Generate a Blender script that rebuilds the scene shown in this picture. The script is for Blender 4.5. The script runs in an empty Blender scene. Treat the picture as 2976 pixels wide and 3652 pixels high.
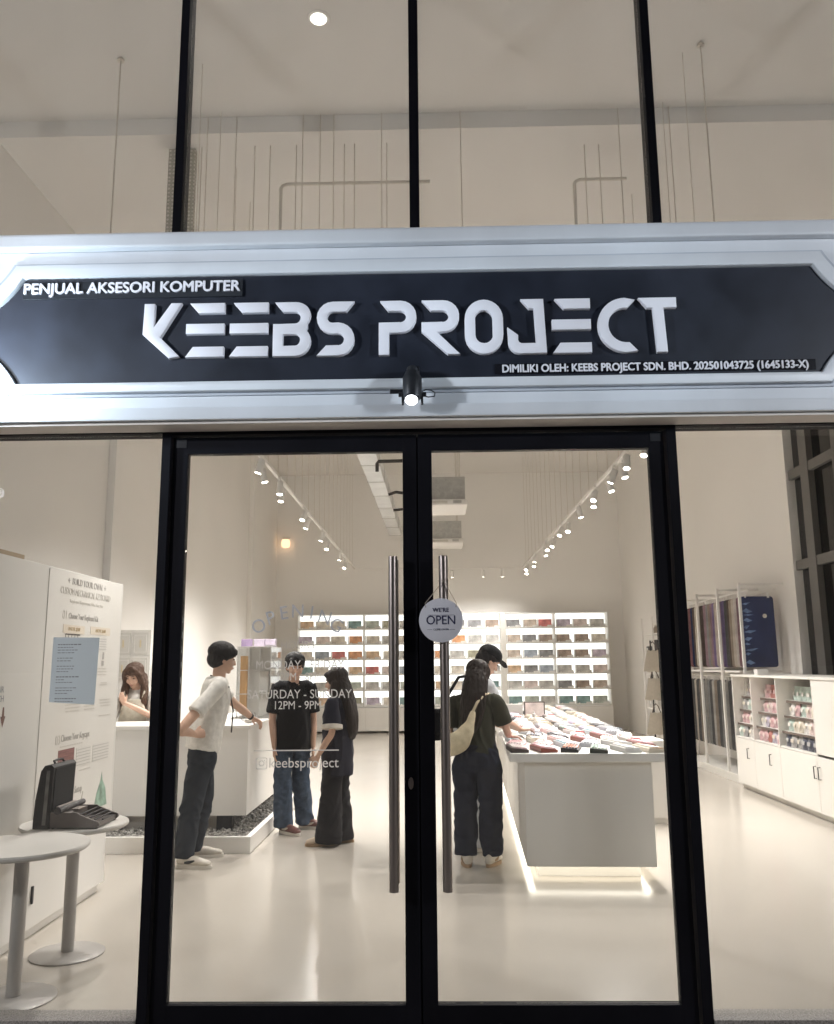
import bpy, bmesh, math, random
import numpy as np
from mathutils import Vector, Matrix, noise
from mathutils.geometry import tessellate_polygon
SC = bpy.context.scene
COL = SC.collection
R = math.radians
PI = math.pi

# ------------------------------------------------------------------ camera
CAM = bpy.data.cameras.new('camera')
CAM.sensor_fit = 'HORIZONTAL'; CAM.sensor_width = 36; CAM.lens = 36.597
CAM.clip_start = .05; CAM.clip_end = 2000
cam = bpy.data.objects.new('camera', CAM); COL.objects.link(cam)
pitch, yaw, roll = .178495681, .0198369967, -.00916126726
F = Vector((-math.sin(yaw)*math.cos(pitch), math.cos(yaw)*math.cos(pitch), math.sin(pitch)))
r0 = Vector((math.cos(yaw), math.sin(yaw), 0)); u0 = r0.cross(F)
RX = r0*math.cos(roll)+u0*math.sin(roll); UX = u0*math.cos(roll)-r0*math.sin(roll)
m = Matrix.Identity(4)
for i in range(3):
    m[i][0], m[i][1], m[i][2] = RX[i], UX[i], -F[i]
m.translation = (0, -3.93, 1.57)
cam.matrix_world = m
SC.camera = cam

# ------------------------------------------------------------------ night sky, exposure
W = bpy.data.worlds.new('World'); SC.world = W; W.use_nodes = True
nt = W.node_tree; bg = nt.nodes['Background']
sky = nt.nodes.new('ShaderNodeTexSky'); sky.sky_type = 'NISHITA'; sky.sun_disc = False
sky.sun_elevation = R(-7); sky.sun_rotation = R(200)
nt.links.new(sky.outputs[0], bg.inputs[0]); bg.inputs[1].default_value = .08
SC.view_settings.view_transform = 'Standard'; SC.view_settings.look = 'None'
SC.view_settings.exposure = 0; SC.view_settings.gamma = 1
SC.cycles.use_denoising = True
SC.cycles.max_bounces = 14; SC.cycles.diffuse_bounces = 7; SC.cycles.transparent_max_bounces = 24
SC.cycles.sample_clamp_indirect = 6
SC.cycles.caustics_reflective = False; SC.cycles.caustics_refractive = False
WARM = (1, .955, .925)
COOL = (.68, .85, 1)
TRACK_W = 372.0
SIGN_W = 8.8

# ------------------------------------------------------------------ materials
def links(mt): return mt.node_tree.nodes, mt.node_tree.links
def pm(name, rgb, rough=.5, metal=0, var=.05, scale=6, bump=0, bscale=None, spec=.5, coat=0, stretch=None, rvar=0, sheen=0, rgb2=None):
    mt = bpy.data.materials.new(name); mt.use_nodes = True
    n, l = links(mt); p = n['Principled BSDF']
    p.inputs['Roughness'].default_value = rough; p.inputs['Metallic'].default_value = metal
    p.inputs['Specular IOR Level'].default_value = spec; p.inputs['Coat Weight'].default_value = coat
    p.inputs['Sheen Weight'].default_value = sheen
    tc = n.new('ShaderNodeTexCoord'); mp = n.new('ShaderNodeMapping'); l.new(tc.outputs['Object'], mp.inputs[0])
    if stretch: mp.inputs['Scale'].default_value = stretch
    nz = n.new('ShaderNodeTexNoise'); nz.inputs['Scale'].default_value = scale; nz.inputs['Detail'].default_value = 5
    l.new(mp.outputs[0], nz.inputs['Vector'])
    rp = n.new('ShaderNodeValToRGB'); rp.color_ramp.elements[0].position = .3; rp.color_ramp.elements[1].position = .7
    a = rgb2 or [c*(1-var) for c in rgb]; b = rgb if rgb2 else [min(1, c*(1+var)) for c in rgb]
    rp.color_ramp.elements[0].color = (*a, 1); rp.color_ramp.elements[1].color = (*b, 1)
    l.new(nz.outputs['Fac'], rp.inputs[0]); l.new(rp.outputs[0], p.inputs['Base Color'])
    if rvar:
        mr = n.new('ShaderNodeMapRange'); mr.inputs['To Min'].default_value = max(.02, rough-rvar); mr.inputs['To Max'].default_value = rough+rvar
        l.new(nz.outputs['Fac'], mr.inputs['Value']); l.new(mr.outputs[0], p.inputs['Roughness'])
    if bump:
        nb = n.new('ShaderNodeTexNoise'); nb.inputs['Scale'].default_value = bscale or scale*8; nb.inputs['Detail'].default_value = 6
        l.new(mp.outputs[0], nb.inputs['Vector'])
        bp = n.new('ShaderNodeBump'); bp.inputs['Strength'].default_value = bump; bp.inputs['Distance'].default_value = .01
        l.new(nb.outputs['Fac'], bp.inputs['Height']); l.new(bp.outputs[0], p.inputs['Normal'])
    return mt
def emit(name, rgb, s):
    mt = bpy.data.materials.new(name); mt.use_nodes = True
    n, l = links(mt); e = n.new('ShaderNodeEmission'); e.inputs[0].default_value = (*rgb, 1); e.inputs[1].default_value = s
    l.new(e.outputs[0], n['Material Output'].inputs[0]); return mt
def glassmat(name, tint, ior=1.45, rough=.0, veil=0):
    mt = bpy.data.materials.new(name); mt.use_nodes = True
    n, l = links(mt)
    t = n.new('ShaderNodeBsdfTransparent'); t.inputs[0].default_value = (*tint, 1)
    g = n.new('ShaderNodeBsdfGlossy'); g.inputs['Roughness'].default_value = rough
    f = n.new('ShaderNodeFresnel'); ge = n.new('ShaderNodeNewGeometry'); mi = n.new('ShaderNodeMix')
    mi.inputs['A'].default_value = ior; mi.inputs['B'].default_value = 1/ior     # the same reflectance on both faces of a pane
    l.new(ge.outputs['Backfacing'], mi.inputs['Factor']); l.new(mi.outputs['Result'], f.inputs[0])
    x = n.new('ShaderNodeMixShader'); l.new(f.outputs[0], x.inputs[0]); l.new(t.outputs[0], x.inputs[1]); l.new(g.outputs[0], x.inputs[2])
    out = x
    if veil:  # milky veil mixed in as haze, lifts and softens the view behind
        df = n.new('ShaderNodeBsdfDiffuse'); df.inputs[0].default_value = (.6, .58, .55, 1); tl = n.new('ShaderNodeBsdfTranslucent'); tl.inputs[0].default_value = (.8, .78, .75, 1)
        d = n.new('ShaderNodeMixShader'); d.inputs[0].default_value = .8; l.new(df.outputs[0], d.inputs[1]); l.new(tl.outputs[0], d.inputs[2])
        nz = n.new('ShaderNodeTexNoise'); nz.inputs['Scale'].default_value = 2.5; nz.inputs['Detail'].default_value = 8
        mr = n.new('ShaderNodeMapRange'); mr.inputs['From Min'].default_value = .4; mr.inputs['From Max'].default_value = .8; mr.inputs['To Max'].default_value = veil; mr.inputs['To Min'].default_value = veil*.5
        l.new(nz.outputs['Fac'], mr.inputs['Value'])
        y = n.new('ShaderNodeMixShader'); l.new(mr.outputs[0], y.inputs[0]); l.new(x.outputs[0], y.inputs[1]); l.new(d.outputs[0], y.inputs[2]); out = y
    l.new(out.outputs[0], n['Material Output'].inputs[0]); return mt
def thin(name, rgb, trans=.5, alpha=1):
    """paper, frosted vinyl: diffuse plus translucent"""
    mt = bpy.data.materials.new(name); mt.use_nodes = True
    n, l = links(mt)
    d = n.new('ShaderNodeBsdfDiffuse'); d.inputs[0].default_value = (*rgb, 1)
    t = n.new('ShaderNodeBsdfTranslucent'); t.inputs[0].default_value = (*rgb, 1)
    x = n.new('ShaderNodeMixShader'); x.inputs[0].default_value = trans
    l.new(d.outputs[0], x.inputs[1]); l.new(t.outputs[0], x.inputs[2]); out = x
    if alpha < 1:
        tr = n.new('ShaderNodeBsdfTransparent'); y = n.new('ShaderNodeMixShader'); y.inputs[0].default_value = alpha
        l.new(tr.outputs[0], y.inputs[1]); l.new(x.outputs[0], y.inputs[2]); out = y
    l.new(out.outputs[0], n['Material Output'].inputs[0]); return mt

M = {}
M['wall'] = pm('wall_paint', (.85, .832, .805), .75, var=.03, scale=.7, bump=.03, bscale=60)
M['ceil'] = pm('ceiling_paint', (.73, .712, .688), .85, var=.035, scale=.5, bump=.05, bscale=30)
M['floor'] = pm('epoxy_floor', (.47, .432, .38), .18, var=.035, scale=.6, bump=.006, bscale=1.2, rvar=.05, spec=.5)
M['pave'] = pm('granite_paving', (.30, .28, .26), .7, var=.5, scale=160, bump=.2)
M['white'] = pm('white_laminate', (.80, .78, .745), .45, var=.02, scale=2)
M['white2'] = pm('white_metal', (.82, .80, .77), .4, var=.02, scale=4)
M['grey_panel'] = pm('grey_white_laminate', (.70, .68, .64), .55, var=.02, scale=2)
M['black'] = pm('black_aluminium', (.007, .007, .010), .62, var=.3, scale=3, rvar=.06, spec=.1)
M['steel'] = pm('brushed_steel', (.42, .37, .34), .36, 1, var=.12, scale=10, stretch=(30, 30, .4))
M['dark_metal'] = pm('dark_metal', (.025, .026, .03), .42, .3, var=.2, scale=20)
M['galv'] = pm('galvanised_steel', (.50, .49, .46), .45, .6, var=.12, scale=14)
M['rod'] = pm('zinc_rod', (.62, .57, .50), .5, .3, var=.1, scale=30)
M['pipe'] = pm('pvc_pipe', (.60, .56, .50), .6, var=.05)
M['signwhite'] = pm('sign_white_paint', (.74, .76, .79), .42, var=.06, stretch=(1, 1, .35), scale=3.0, bump=.02, bscale=14)
M['signblack'] = pm('sign_black_board', (.014, .017, .028), .48, var=.3, scale=5, bump=.03, bscale=30, rvar=.12)
M['letter'] = pm('acrylic_letter', (.88, .86, .90), .35, var=.03, scale=3)
M['acryl'] = glassmat('clear_acrylic', (.97, .975, .98), 1.35)
M['glass'] = glassmat('window_glass', (.965, .97, .96), 1.42, veil=.018)
M['uglass'] = glassmat('dusty_hazy_glass', (.965, .97, .96), 1.42, veil=.14)  # haze put into the upper panes along with the dust
M['dglass'] = glassmat('side_window_glass', (.35, .35, .36), 1.5)
M['vinyl'] = thin('frosted_vinyl', (.84, .83, .82), .72, .78)
M['vinylblue'] = thin('frosted_blue_vinyl', (.62, .66, .74), .62, .72)
M['paper'] = thin('blue_white_paper', (.70, .75, .78), .5)
M['ink'] = pm('grey_ink', (.24, .24, .26), .8)
M['inkb'] = pm('navy_ink', (.03, .035, .10), .6)
M['inkl'] = pm('light_grey_ink', (.60, .57, .52), .8)
M['ink2'] = pm('faded_grey_ink', (.44, .42, .39), .8)
M['inkd'] = pm('dark_ink', (.10, .085, .075), .8)
M['signdisc'] = pm('white_acrylic_disc', (.76, .77, .83), .3, var=.02)
M['string'] = pm('jute_string', (.42, .36, .30), .9)
M['skin'] = pm('skin', (.56, .36, .265), .5, var=.05, scale=12, bump=.03)
M['lens'] = emit('warm_lamp_lens', (1, .93, .82), 45)
M['lensd'] = emit('downlight_lens', (1, .95, .87), 4)
M['lensc'] = emit('cool_lamp_lens', (.92, .95, 1), 14)
M['led'] = emit('warm_led_strip', (1, .93, .80), 8)
M['lit'] = emit('lit_back_panel', (1, .99, .96), 2.0)
M['sconce'] = emit('amber_reflection', (1, .62, .36), 2.2)  # glow that stands for a lamp reflected in the glass

# ------------------------------------------------------------------ builders
ORG = {}
def org(o): return ORG.get(o.name, Vector((0, 0, 0))) if o else Vector((0, 0, 0))
class MB:
    def __init__(s): s.b = bmesh.new()
    def _add(s, b2, mat=None):
        me = bpy.data.meshes.new('tmp'); b2.to_mesh(me); b2.free()
        if mat is not None: me.transform(mat)
        s.b.from_mesh(me); bpy.data.meshes.remove(me); return s
    def box(s, a, b, bev=0, mat=None):
        t = bmesh.new(); bmesh.ops.create_cube(t, size=1)
        for v in t.verts:
            v.co = Vector([(a[i]+b[i])/2+v.co[i]*(b[i]-a[i]) for i in range(3)])
        if bev: bmesh.ops.bevel(t, geom=t.edges[:], offset=bev, segments=2, profile=.6, affect='EDGES')
        return s._add(t, mat)
    def tube(s, pts, r, seg=10, cap=True):
        pts = [Vector(p) for p in pts]; rs = r if isinstance(r, (list, tuple)) else [r]*len(pts)
        t = bmesh.new(); rings = []; ref = None
        for i, p in enumerate(pts):
            d = (pts[min(i+1, len(pts)-1)]-pts[max(i-1, 0)])
            d = d.normalized() if d.length > 1e-9 else Vector((0, 0, 1))
            if ref is None:
                ref = Vector((1, 0, 0)) if abs(d.x) < .8 else Vector((0, 1, 0))
            a = (ref-d*ref.dot(d)).normalized(); ref = a; b = d.cross(a)
            rings.append([t.verts.new(p+(a*math.cos(2*PI*k/seg)+b*math.sin(2*PI*k/seg))*rs[i]) for k in range(seg)])
        for x, y in zip(rings, rings[1:]):
            for k in range(seg): t.faces.new((x[k], x[(k+1) % seg], y[(k+1) % seg], y[k]))
        if cap: t.faces.new(rings[0][::-1]); t.faces.new(rings[-1])
        return s._add(t)
    def cyl(s, a, b, r, seg=20): return s.tube([a, b], r, seg)
    def lathe(s, prof, c, seg=40):
        t = bmesh.new(); rings = []
        for r, z in prof: rings.append([t.verts.new((c[0]+r*math.cos(2*PI*k/seg), c[1]+r*math.sin(2*PI*k/seg), c[2]+z)) for k in range(seg)])
        for x, y in zip(rings, rings[1:]):
            for k in range(seg): t.faces.new((x[k], x[(k+1) % seg], y[(k+1) % seg], y[k]))
        t.faces.new(rings[0][::-1]); t.faces.new(rings[-1])
        return s._add(t)
    def prism(s, poly, d0, d1, f, holes=(), bev=0):
        """outline in 2-D, f(u,v,d)->xyz"""
        t = bmesh.new()
        loops = [poly]+list(holes); es = []
        for lp in loops:
            vs = [t.verts.new((u, v, 0)) for u, v in lp]
            es += [t.edges.new((vs[k], vs[(k+1) % len(vs)])) for k in range(len(vs))]
        if holes:
            t.verts.ensure_lookup_table()
            for tri in tessellate_polygon([[Vector((u, v, 0)) for u, v in lp] for lp in loops]):
                try: t.faces.new([t.verts[i] for i in tri])
                except ValueError: pass
            bmesh.ops.recalc_face_normals(t, faces=t.faces[:])
        else: t.faces.new(t.verts[:])
        ret = bmesh.ops.extrude_face_region(t, geom=t.faces[:])
        top = [g for g in ret['geom'] if isinstance(g, bmesh.types.BMVert)]
        for v in top: v.co.z = 1
        if bev:
            ed = [e for e in t.edges if e.verts[0].co.z > .5 and e.verts[1].co.z > .5 and len(e.link_faces) == 2 and abs(e.calc_face_angle(0)) > .5]
            for v in t.verts: v.co.z *= (d1-d0)
            bmesh.ops.bevel(t, geom=ed, offset=bev, segments=2, profile=.5, affect='EDGES')
            for v in t.verts: v.co = Vector(f(v.co.x, v.co.y, d0+v.co.z))
        else:
            for v in t.verts: v.co = Vector(f(v.co.x, v.co.y, d0+(d1-d0)*v.co.z))
        bmesh.ops.recalc_face_normals(t, faces=t.faces[:])
        return s._add(t)
    def ico(s, c, r, sub=1, mat=None):
        t = bmesh.new(); bmesh.ops.create_icosphere(t, subdivisions=sub, radius=1)
        rr = r if isinstance(r, (list, tuple)) else (r, r, r)
        for v in t.verts: v.co = Vector((v.co.x*rr[0], v.co.y*rr[1], v.co.z*rr[2]))
        if mat: t.transform(mat)
        for v in t.verts: v.co += Vector(c)
        return s._add(t)
    def text(s, txt, size, mat, ext=.0005, align='CENTER', off=0, sp=1, sx=1):
        cu = bpy.data.curves.new('t', 'FONT'); cu.body = txt; cu.size = size; cu.extrude = ext; cu.align_x = align; cu.align_y = 'CENTER'
        cu.space_character = sp; cu.resolution_u = 4
        o = bpy.data.objects.new('t', cu); COL.objects.link(o)
        dg = bpy.context.evaluated_depsgraph_get(); me = bpy.data.meshes.new_from_object(o.evaluated_get(dg))
        mt = mat @ Matrix.Diagonal((sx, 1, 1, 1))
        sh = [(0, 0)] if not off else [(-off, 0), (off, 0), (0, -off*.6), (0, off*.6)]      # heavier weight: near-coincident copies
        for i, (dx, dy) in enumerate(sh):
            m2 = me.copy(); m2.transform(mt @ Matrix.Translation((dx, dy, i*.00012))); s.b.from_mesh(m2); bpy.data.meshes.remove(m2)
        bpy.data.meshes.remove(me)
        bpy.data.objects.remove(o); bpy.data.curves.remove(cu); return s
    def build(s, name, mat, parent=None, smooth=None, local=False, loc=None):
        me = bpy.data.meshes.new(name); bmesh.ops.recalc_face_normals(s.b, faces=s.b.faces[:])
        s.b.to_mesh(me); s.b.free()
        o = bpy.data.objects.new(name, me); COL.objects.link(o)
        me.materials.append(M[mat] if isinstance(mat, str) else mat)
        g = Vector((0, 0, 0)) if local else org(parent)
        if parent: o.parent = parent; ORG[o.name] = g
        elif loc is not None:
            g = Vector(loc); o.location = g; ORG[o.name] = g
        if g.length: me.transform(Matrix.Translation(-g))
        if smooth is not None:
            me.polygons.foreach_set('use_smooth', [True]*len(me.polygons))
            if smooth < 179: me.set_sharp_from_angle(angle=R(smooth))
        return o
def box(name, a, b, mat, parent=None, bev=.003, **k): return MB().box(a, b, bev).build(name, mat, parent, **k)
def tag(o, label, cat, group=None):
    o['label'] = label; o['category'] = cat
    if group: o['group'] = group
    return o
def thing(name, label, cat, loc, group=None, rz=0):
    o = bpy.data.objects.new(name, None); COL.objects.link(o); o.empty_display_size = .1
    o.location = loc; o.rotation_euler = (0, 0, rz); ORG[o.name] = Vector(loc)
    return tag(o, label, cat, group)
def struct(name, mb, mat, **k):
    o = mb.build(name, mat, **k); o['kind'] = 'structure'; return o
def copy_tree(o, parent=None):
    c = o.copy(); COL.objects.link(c)
    if parent: c.parent = parent
    for ch in list(o.children): copy_tree(ch, c)
    return c
def lamp(name, kind, loc, W_, rgb, parent=None, size=.05, target=None, spot=120, blend=1):
    L = bpy.data.lights.new(name, kind); L.energy = W_; L.color = rgb
    if kind in ('POINT', 'SPOT'): L.shadow_soft_size = size
    if kind == 'SPOT': L.spot_size = R(spot); L.spot_blend = blend
    o = bpy.data.objects.new(name, L); COL.objects.link(o)
    g = org(parent); o.location = Vector(loc)-g
    if parent: o.parent = parent
    if target is not None: o.rotation_euler = (Vector(target)-Vector(loc)).to_track_quat('-Z', 'Y').to_euler()
    return o
ORD = ['zeroth', 'first', 'second', 'third', 'fourth', 'fifth', 'sixth', 'seventh', 'eighth', 'ninth', 'tenth', 'eleventh', 'twelfth', 'thirteenth', 'fourteenth', 'fifteenth', 'sixteenth', 'seventeenth', 'eighteenth', 'nineteenth', 'twentieth']
FRONT = lambda u, v, d: (u, -d, v)          # outline in x,z; depth towards the street
def TF(x, y, z): return Matrix.Translation((x, y, z)) @ Matrix.Rotation(PI/2, 4, 'X')      # text facing the street (-y)
def TXP(x, y, z): return Matrix.Translation((x, y, z)) @ Matrix(((0, 0, 1, 0), (1, 0, 0, 0), (0, 1, 0, 0), (0, 0, 0, 1)))   # text facing +x

# ------------------------------------------------------------------ shell of the shop
XL, XR, YB, ZC, ZC2 = -3.95, 4.62, 17.1, 6.5, 6.34
mb = MB(); mb.box((-300, -300, -.3), (300, 300, -.012)); struct('ground', mb, 'pave')
mb = MB(); mb.box((XL, .06, -.1), (XR, YB, 0)); struct('floor', mb, 'floor')
struct('wall_left', MB().box((XL-.2, -.03, 0), (XL, YB+.2, 6.8)), 'wall')
struct('wall_back', MB().box((XL, YB, 0), (XR+.2, YB+.2, 6.8)), 'wall')
mb = MB(); mb.box((XR, 7.03, 0), (XR+.3, YB, 6.8)); mb.box((XR, .06, 0), (XR+.2, 7.028, 1.38)); mb.box((XR, -.03, 1.382), (XR+.2, .6, 6.8)); mb.box((XR, .602, 5.4), (XR+.2, 7.028, 6.8))
struct('wall_right', mb, 'wall')
struct('ceiling', MB().box((XL, -.03, ZC), (XR, 3.0, ZC+.3)).box((XL, 3.002, ZC2), (XR, YB, ZC+.3)), 'ceil')
# pilasters on the left wall
for y, wd in ((6.05, .22), (8.95, .24), (13.9, .3)):
    o = MB().box((XL, y, 0), (XL+.09, y+wd, ZC2-.002), .004).build('wall_pilaster', 'wall'); o['kind'] = 'structure'

# ------------------------------------------------------------------ glazed front
fac = thing('glass_facade', 'black aluminium framed glazed shop front around the double doors', 'shop front', (-.075, 0, 0))
mull = [(-3.70, -3.655), (-2.50, -2.455), (-1.286, -1.243), (1.099, 1.143), (2.30, 2.345), (3.5, 3.545)]
for a, b in mull: box('mullion', (a, -.05, 0), (b, .06, ZC-.002), 'black', fac)
box('mullion', (-.100, -.05, 2.70), (-.052, .06, ZC-.002), 'black', fac)
ed = [XL]+[v for ab in mull for v in ab]+[XR]
for i in range(0, len(ed), 2):
    a, b = ed[i]+.001, ed[i+1]-.001
    if b-a > 2:                                     # the bay of the doors
        box('transom', (a-.006, -.049, 2.657), (b+.006, .059, 2.70), 'black', fac)
        box('glass_pane', (a, -.004, 2.745), (-.101, .004, ZC-.003), 'uglass', fac, bev=0); box('glass_pane', (-.051, -.004, 2.745), (b, .004, ZC-.003), 'uglass', fac, bev=0)
        continue
    box('transom', (a-.006, -.049, 2.668), (b+.006, .059, 2.70), 'black', fac)
    box('sill', (a, -.06, -.012), (b, .06, .105), 'pave', fac)
    box('glass_pane', (a, -.004, .106), (b, .004, 2.667), 'glass', fac, bev=0)
    box('glass_pane', (a, -.004, 2.745), (b, .004, ZC-.003), 'uglass', fac, bev=0)
mb = MB().box((XL, -.045, 2.701), (XR, .055, 2.744), .002); mb.build('head_rail', 'black', fac)
def door(label, x0, x1, hx, lockx):
    g = thing('glass_door', label, 'door', ((x0+x1)/2, 0, 0), 'glass double doors')
    s0, s1 = (.07, .066) if hx < -.1 else (.066, .071)
    mb = MB()
    mb.box((x0, -.024, .006), (x0+s0, .024, 2.65), .003); mb.box((x1-s1, -.024, .006), (x1, .024, 2.65), .003)
    mb.box((x0+s0-.01, -.0235, 2.57), (x1-s1+.01, .0235, 2.6495), .002); mb.box((x0+s0-.01, -.0235, .0065), (x1-s1+.01, .0235, .15), .002)
    mb.build('frame', 'black', g)
    box('glass_pane', (x0+s0+.001, -.005, .151), (x1-s1-.001, .005, 2.569), 'glass', g, bev=0)
    for sgn in (-1, 1):
        mb = MB(); yy = sgn*.075
        mb.cyl((hx, yy, .615), (hx, yy, 2.06), .0205, 24)
        for z in (.80, 1.88): mb.cyl((hx, yy, z), (hx, sgn*.006, z), .009, 12)
        mb.build('handle', 'steel', g, smooth=40)
    for z0, z1 in ((.012, .05), (2.60, 2.64)): box('pivot_plate', ((x1-.062) if not lockx else (x0+.012), -.0265, z0), ((x1-.012) if not lockx else (x0+.062), -.0245, z1), 'dark_metal', g, bev=.0008)
    if not lockx: box('weather_seal', (x0-.008, .0245, .006), (x0+.02, .032, 2.65), 'black', g, bev=.001)
    if lockx:
        mb = MB().prism([(lockx+.012*math.cos(t), 1.055+.026*math.sin(t)) for t in np.linspace(0, 2*PI, 24)[:-1]], .0245, .029, FRONT); mb.build('lock', 'steel', g)
    return g
door('glass door on the left with opening hours lettered on its pane', -1.237, -.078, -.190, -.115)
door('glass door on the right with a round open sign on its handle', -.072, 1.090, .041, None)
# window opening to the side street (right wall, near the front)
sw = thing('side_window', 'tall dark side window with grey mullions beyond the pouch cabinet', 'window', (XR+.1, 3.8, 1.38))
M['gframe'] = pm('grey_window_frame', (.10, .095, .088), .45, var=.06)
for y in (.62, 1.85, 3.1, 4.35, 5.55, 6.42): box('mullion', (XR+.02, y, 1.39), (XR+.1, y+.22, 5.39), 'gframe', sw)
for z in (2.72, 3.90): 
    for y0, y1 in ((.841, 1.849), (2.071, 3.099), (3.321, 4.349), (4.571, 5.549), (5.771, 6.419), (6.641, 7.02)): box('transom', (XR+.03, y0, z), (XR+.09, y1, z+.12), 'gframe', sw)
box('glass_pane', (XR+.11, .62, 1.39), (XR+.12, 7.02, 5.39), 'dglass', sw, bev=0)

# ------------------------------------------------------------------ shop sign
ZS0, ZS1, YS = 2.683, 3.602, .22
XS0, XS1 = -2.62, 2.47
sg = thing('shop_sign', 'long white framed black sign board with raised white lettering', 'sign', (-.075, -.1, ZS0))
box('sign_box', (XS0, -.185, ZS0+.003), (XS1, -.061, ZS1), 'signwhite', sg, bev=.004)
box('soffit_board', (XS0, -.183, ZS0-.012), (XS1, -.052, ZS0+.001), pm('soffit_paint', (.78, .72, .67), .6), sg, bev=.002)
def scoop(x0, x1, z0, z1, a, n=10):
    """rectangle whose corners are cut by shallow hollow curves"""
    b = .22; r = math.hypot(a+b, b); th = math.degrees(math.atan2(b, a+b)); P = []
    for cx, cz, a0 in ((x0-b, z0-b, 90), (x1+b, z0-b, 180), (x1+b, z1+b, 270), (x0-b, z1+b, 360)):
        for k in range(n+1):
            q = R(a0-th-(90-2*th)*k/n); P.append((cx+r*math.cos(q), cz+r*math.sin(q)))
    return P
pan = scoop(-2.108, 1.958, 2.868, 3.385, .186)
in2 = scoop(-2.112, 1.962, 2.864, 3.389, .185)
mid = scoop(-2.165, 2.015, 2.818, 3.452, .20)
MB().prism(mid, .185, .222, FRONT, holes=[in2], bev=.006).build('moulding', 'signwhite', sg, smooth=30)
out = scoop(-2.185, 2.035, 2.802, 3.468, .20)
MB().prism(out, .185, .196, FRONT, holes=[scoop(-2.171, 2.021, 2.812, 3.458, .20)]).build('moulding', pm('sign_groove_paint', (.52, .55, .60), .5), sg)
MB().prism(pan, .186, .2, FRONT).build('black_board', 'signblack', sg)
box('cornice', (XS0, -.235, 3.528), (XS1, -.186, 3.604), 'signwhite', sg, bev=.012)
box('cornice', (XS0, -.212, 2.684), (XS1, -.186, 2.745), 'signwhite', sg, bev=.008)
# letters: outlines on a 234 x 330 grid, stroke 62
def arc(cx, cy, rx, ry, a0, a1, n=10): return [(cx+rx*math.cos(R(a0+(a1-a0)*k/n)), cy+ry*math.sin(R(a0+(a1-a0)*k/n))) for k in range(n+1)]
G = {}
G['K'] = [[(4, 330), (68, 330), (68, 185), (170, 332), (236, 332), (110, 122), (232, 4), (168, -6), (0, 142)]]
G['E'] = [[(20, 330), (236, 330), (236, 268), (76, 268)], [(0, 203), (236, 203), (236, 141), (0, 141)], [(46, 62), (236, 62), (236, 0), (0, 0)]]
G['B'] = [[(10, 330)]+arc(137, 250, 94, 80, 90, -38)+[(212, 176)]+arc(137, 92, 96, 92, 45, -90)+[(0, 0), (0, 196)]+[(137, 198)]+arc(137, 234, 32, 36, -90, 90, 8)+[(62, 270)]]
G['Bh'] = [[(62, 62)]+arc(137, 98, 30, 35, -90, 90, 8)+[(62, 133)]]
G['S'] = [[(232, 330), (182, 268)]+[(104, 268)]+arc(98, 234, 34, 34, 90, 270, 8)+[(134, 200)]+arc(134, 100, 98, 100, 90, -90)+[(0, 0), (58, 62)]+[(132, 62)]+arc(134, 98, 34, 36, -90, 90, 8)+[(98, 134)]+arc(98, 232, 98, 98, 270, 90)]
G['P'] = [[(8, 330)]+arc(134, 232, 98, 98, 90, -90)+[(64, 134), (64, 0), (0, 0), (0, 197)]+[(130, 197)]+arc(132, 232, 36, 35, -90, 90, 8)+[(60, 267)]]
G['R'] = [[(2, 330)]+arc(134, 233, 98, 97, 90, -78)+[(96, 134), (234, 0), (158, 0), (0, 140), (0, 196)]+[(128, 196)]+arc(130, 231, 36, 35, -90, 90, 8)+[(58, 266)]]
G['O'] = [arc(117, 213, 117, 117, 0, 180, 14)+arc(117, 117, 117, 117, 180, 360, 14)]
G['Oh'] = [arc(117, 215, 53, 51, 0, 180, 10)+arc(117, 115, 53, 51, 180, 360, 10)]
G['J'] = [[(84, 330), (224, 330), (236, 0), (75, 0)]+arc(75, 72, 72, 72, 270, 180, 8)+[(0, 160), (64, 112)]+arc(88, 84, 24, 22, 180, 270, 5)+[(172, 62), (164, 272), (134, 272)]]
G['C'] = [[(232, 318)]+arc(168, 165, 168, 165, 90, 270, 20)+[(236, 8), (186, 60)]+[(168, 60)]+arc(168, 165, 104, 105, 262, 98, 18)+[(182, 268)]]
G['T'] = [[(0, 330), (230, 330), (230, 268), (150, 268), (162, 0), (98, 0), (86, 268), (50, 268)]]
let = [('K', -1.342), ('E', -1.140), ('E', -.936), ('B', -.734), ('S', -.531), ('P', -.243), ('R', -.045), ('O', .155), ('J', .351), ('E', .557), ('C', .767), ('T', .958)]
k = .000757; hz = 2.980
for i, (c, x) in enumerate(let):
    mb = MB(); dz = -.012*(i/11.)
    for pl in G[c]:
        P = [(x+u*k, hz+dz+v*.80*.001) for u, v in pl]
        hs = [[(x+u*k, hz+dz+v*.80*.001) for u, v in h] for h in G.get(c+'h', [])]
        mb.prism(P, .203, .228, FRONT, holes=hs, bev=.003)
        (ux, vz) = (sum(p[0] for p in P)/len(P), sum(p[1] for p in P)/len(P))
    mb.build('letter', 'letter', sg, smooth=30)
pl = box('plate', (-1.925, -.212, 3.283), (-.885, -.201, 3.368), pm('dark_acrylic', (.035, .037, .042), .2, var=.1), sg, bev=.001)
MB().text('PENJUAL AKSESORI KOMPUTER', .073, TF(-1.410, -.216, 3.330), .004, off=.0020, sx=1.0).build('small_lettering', 'letter', pl)
pl = box('plate', (.29, -.206, 2.8805), (1.752, -.201, 2.930), pm('dark_acrylic_strip', (.012, .012, .016), .25, var=.1), sg, bev=.001)
MB().text('DIMILIKI OLEH: KEEBS PROJECT SDN. BHD. 202501043725 (1645133-X)', .052, TF(1.020, -.2085, 2.903), .0025, off=.0017, sx=.875).build('small_lettering', 'letter', pl)

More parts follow.
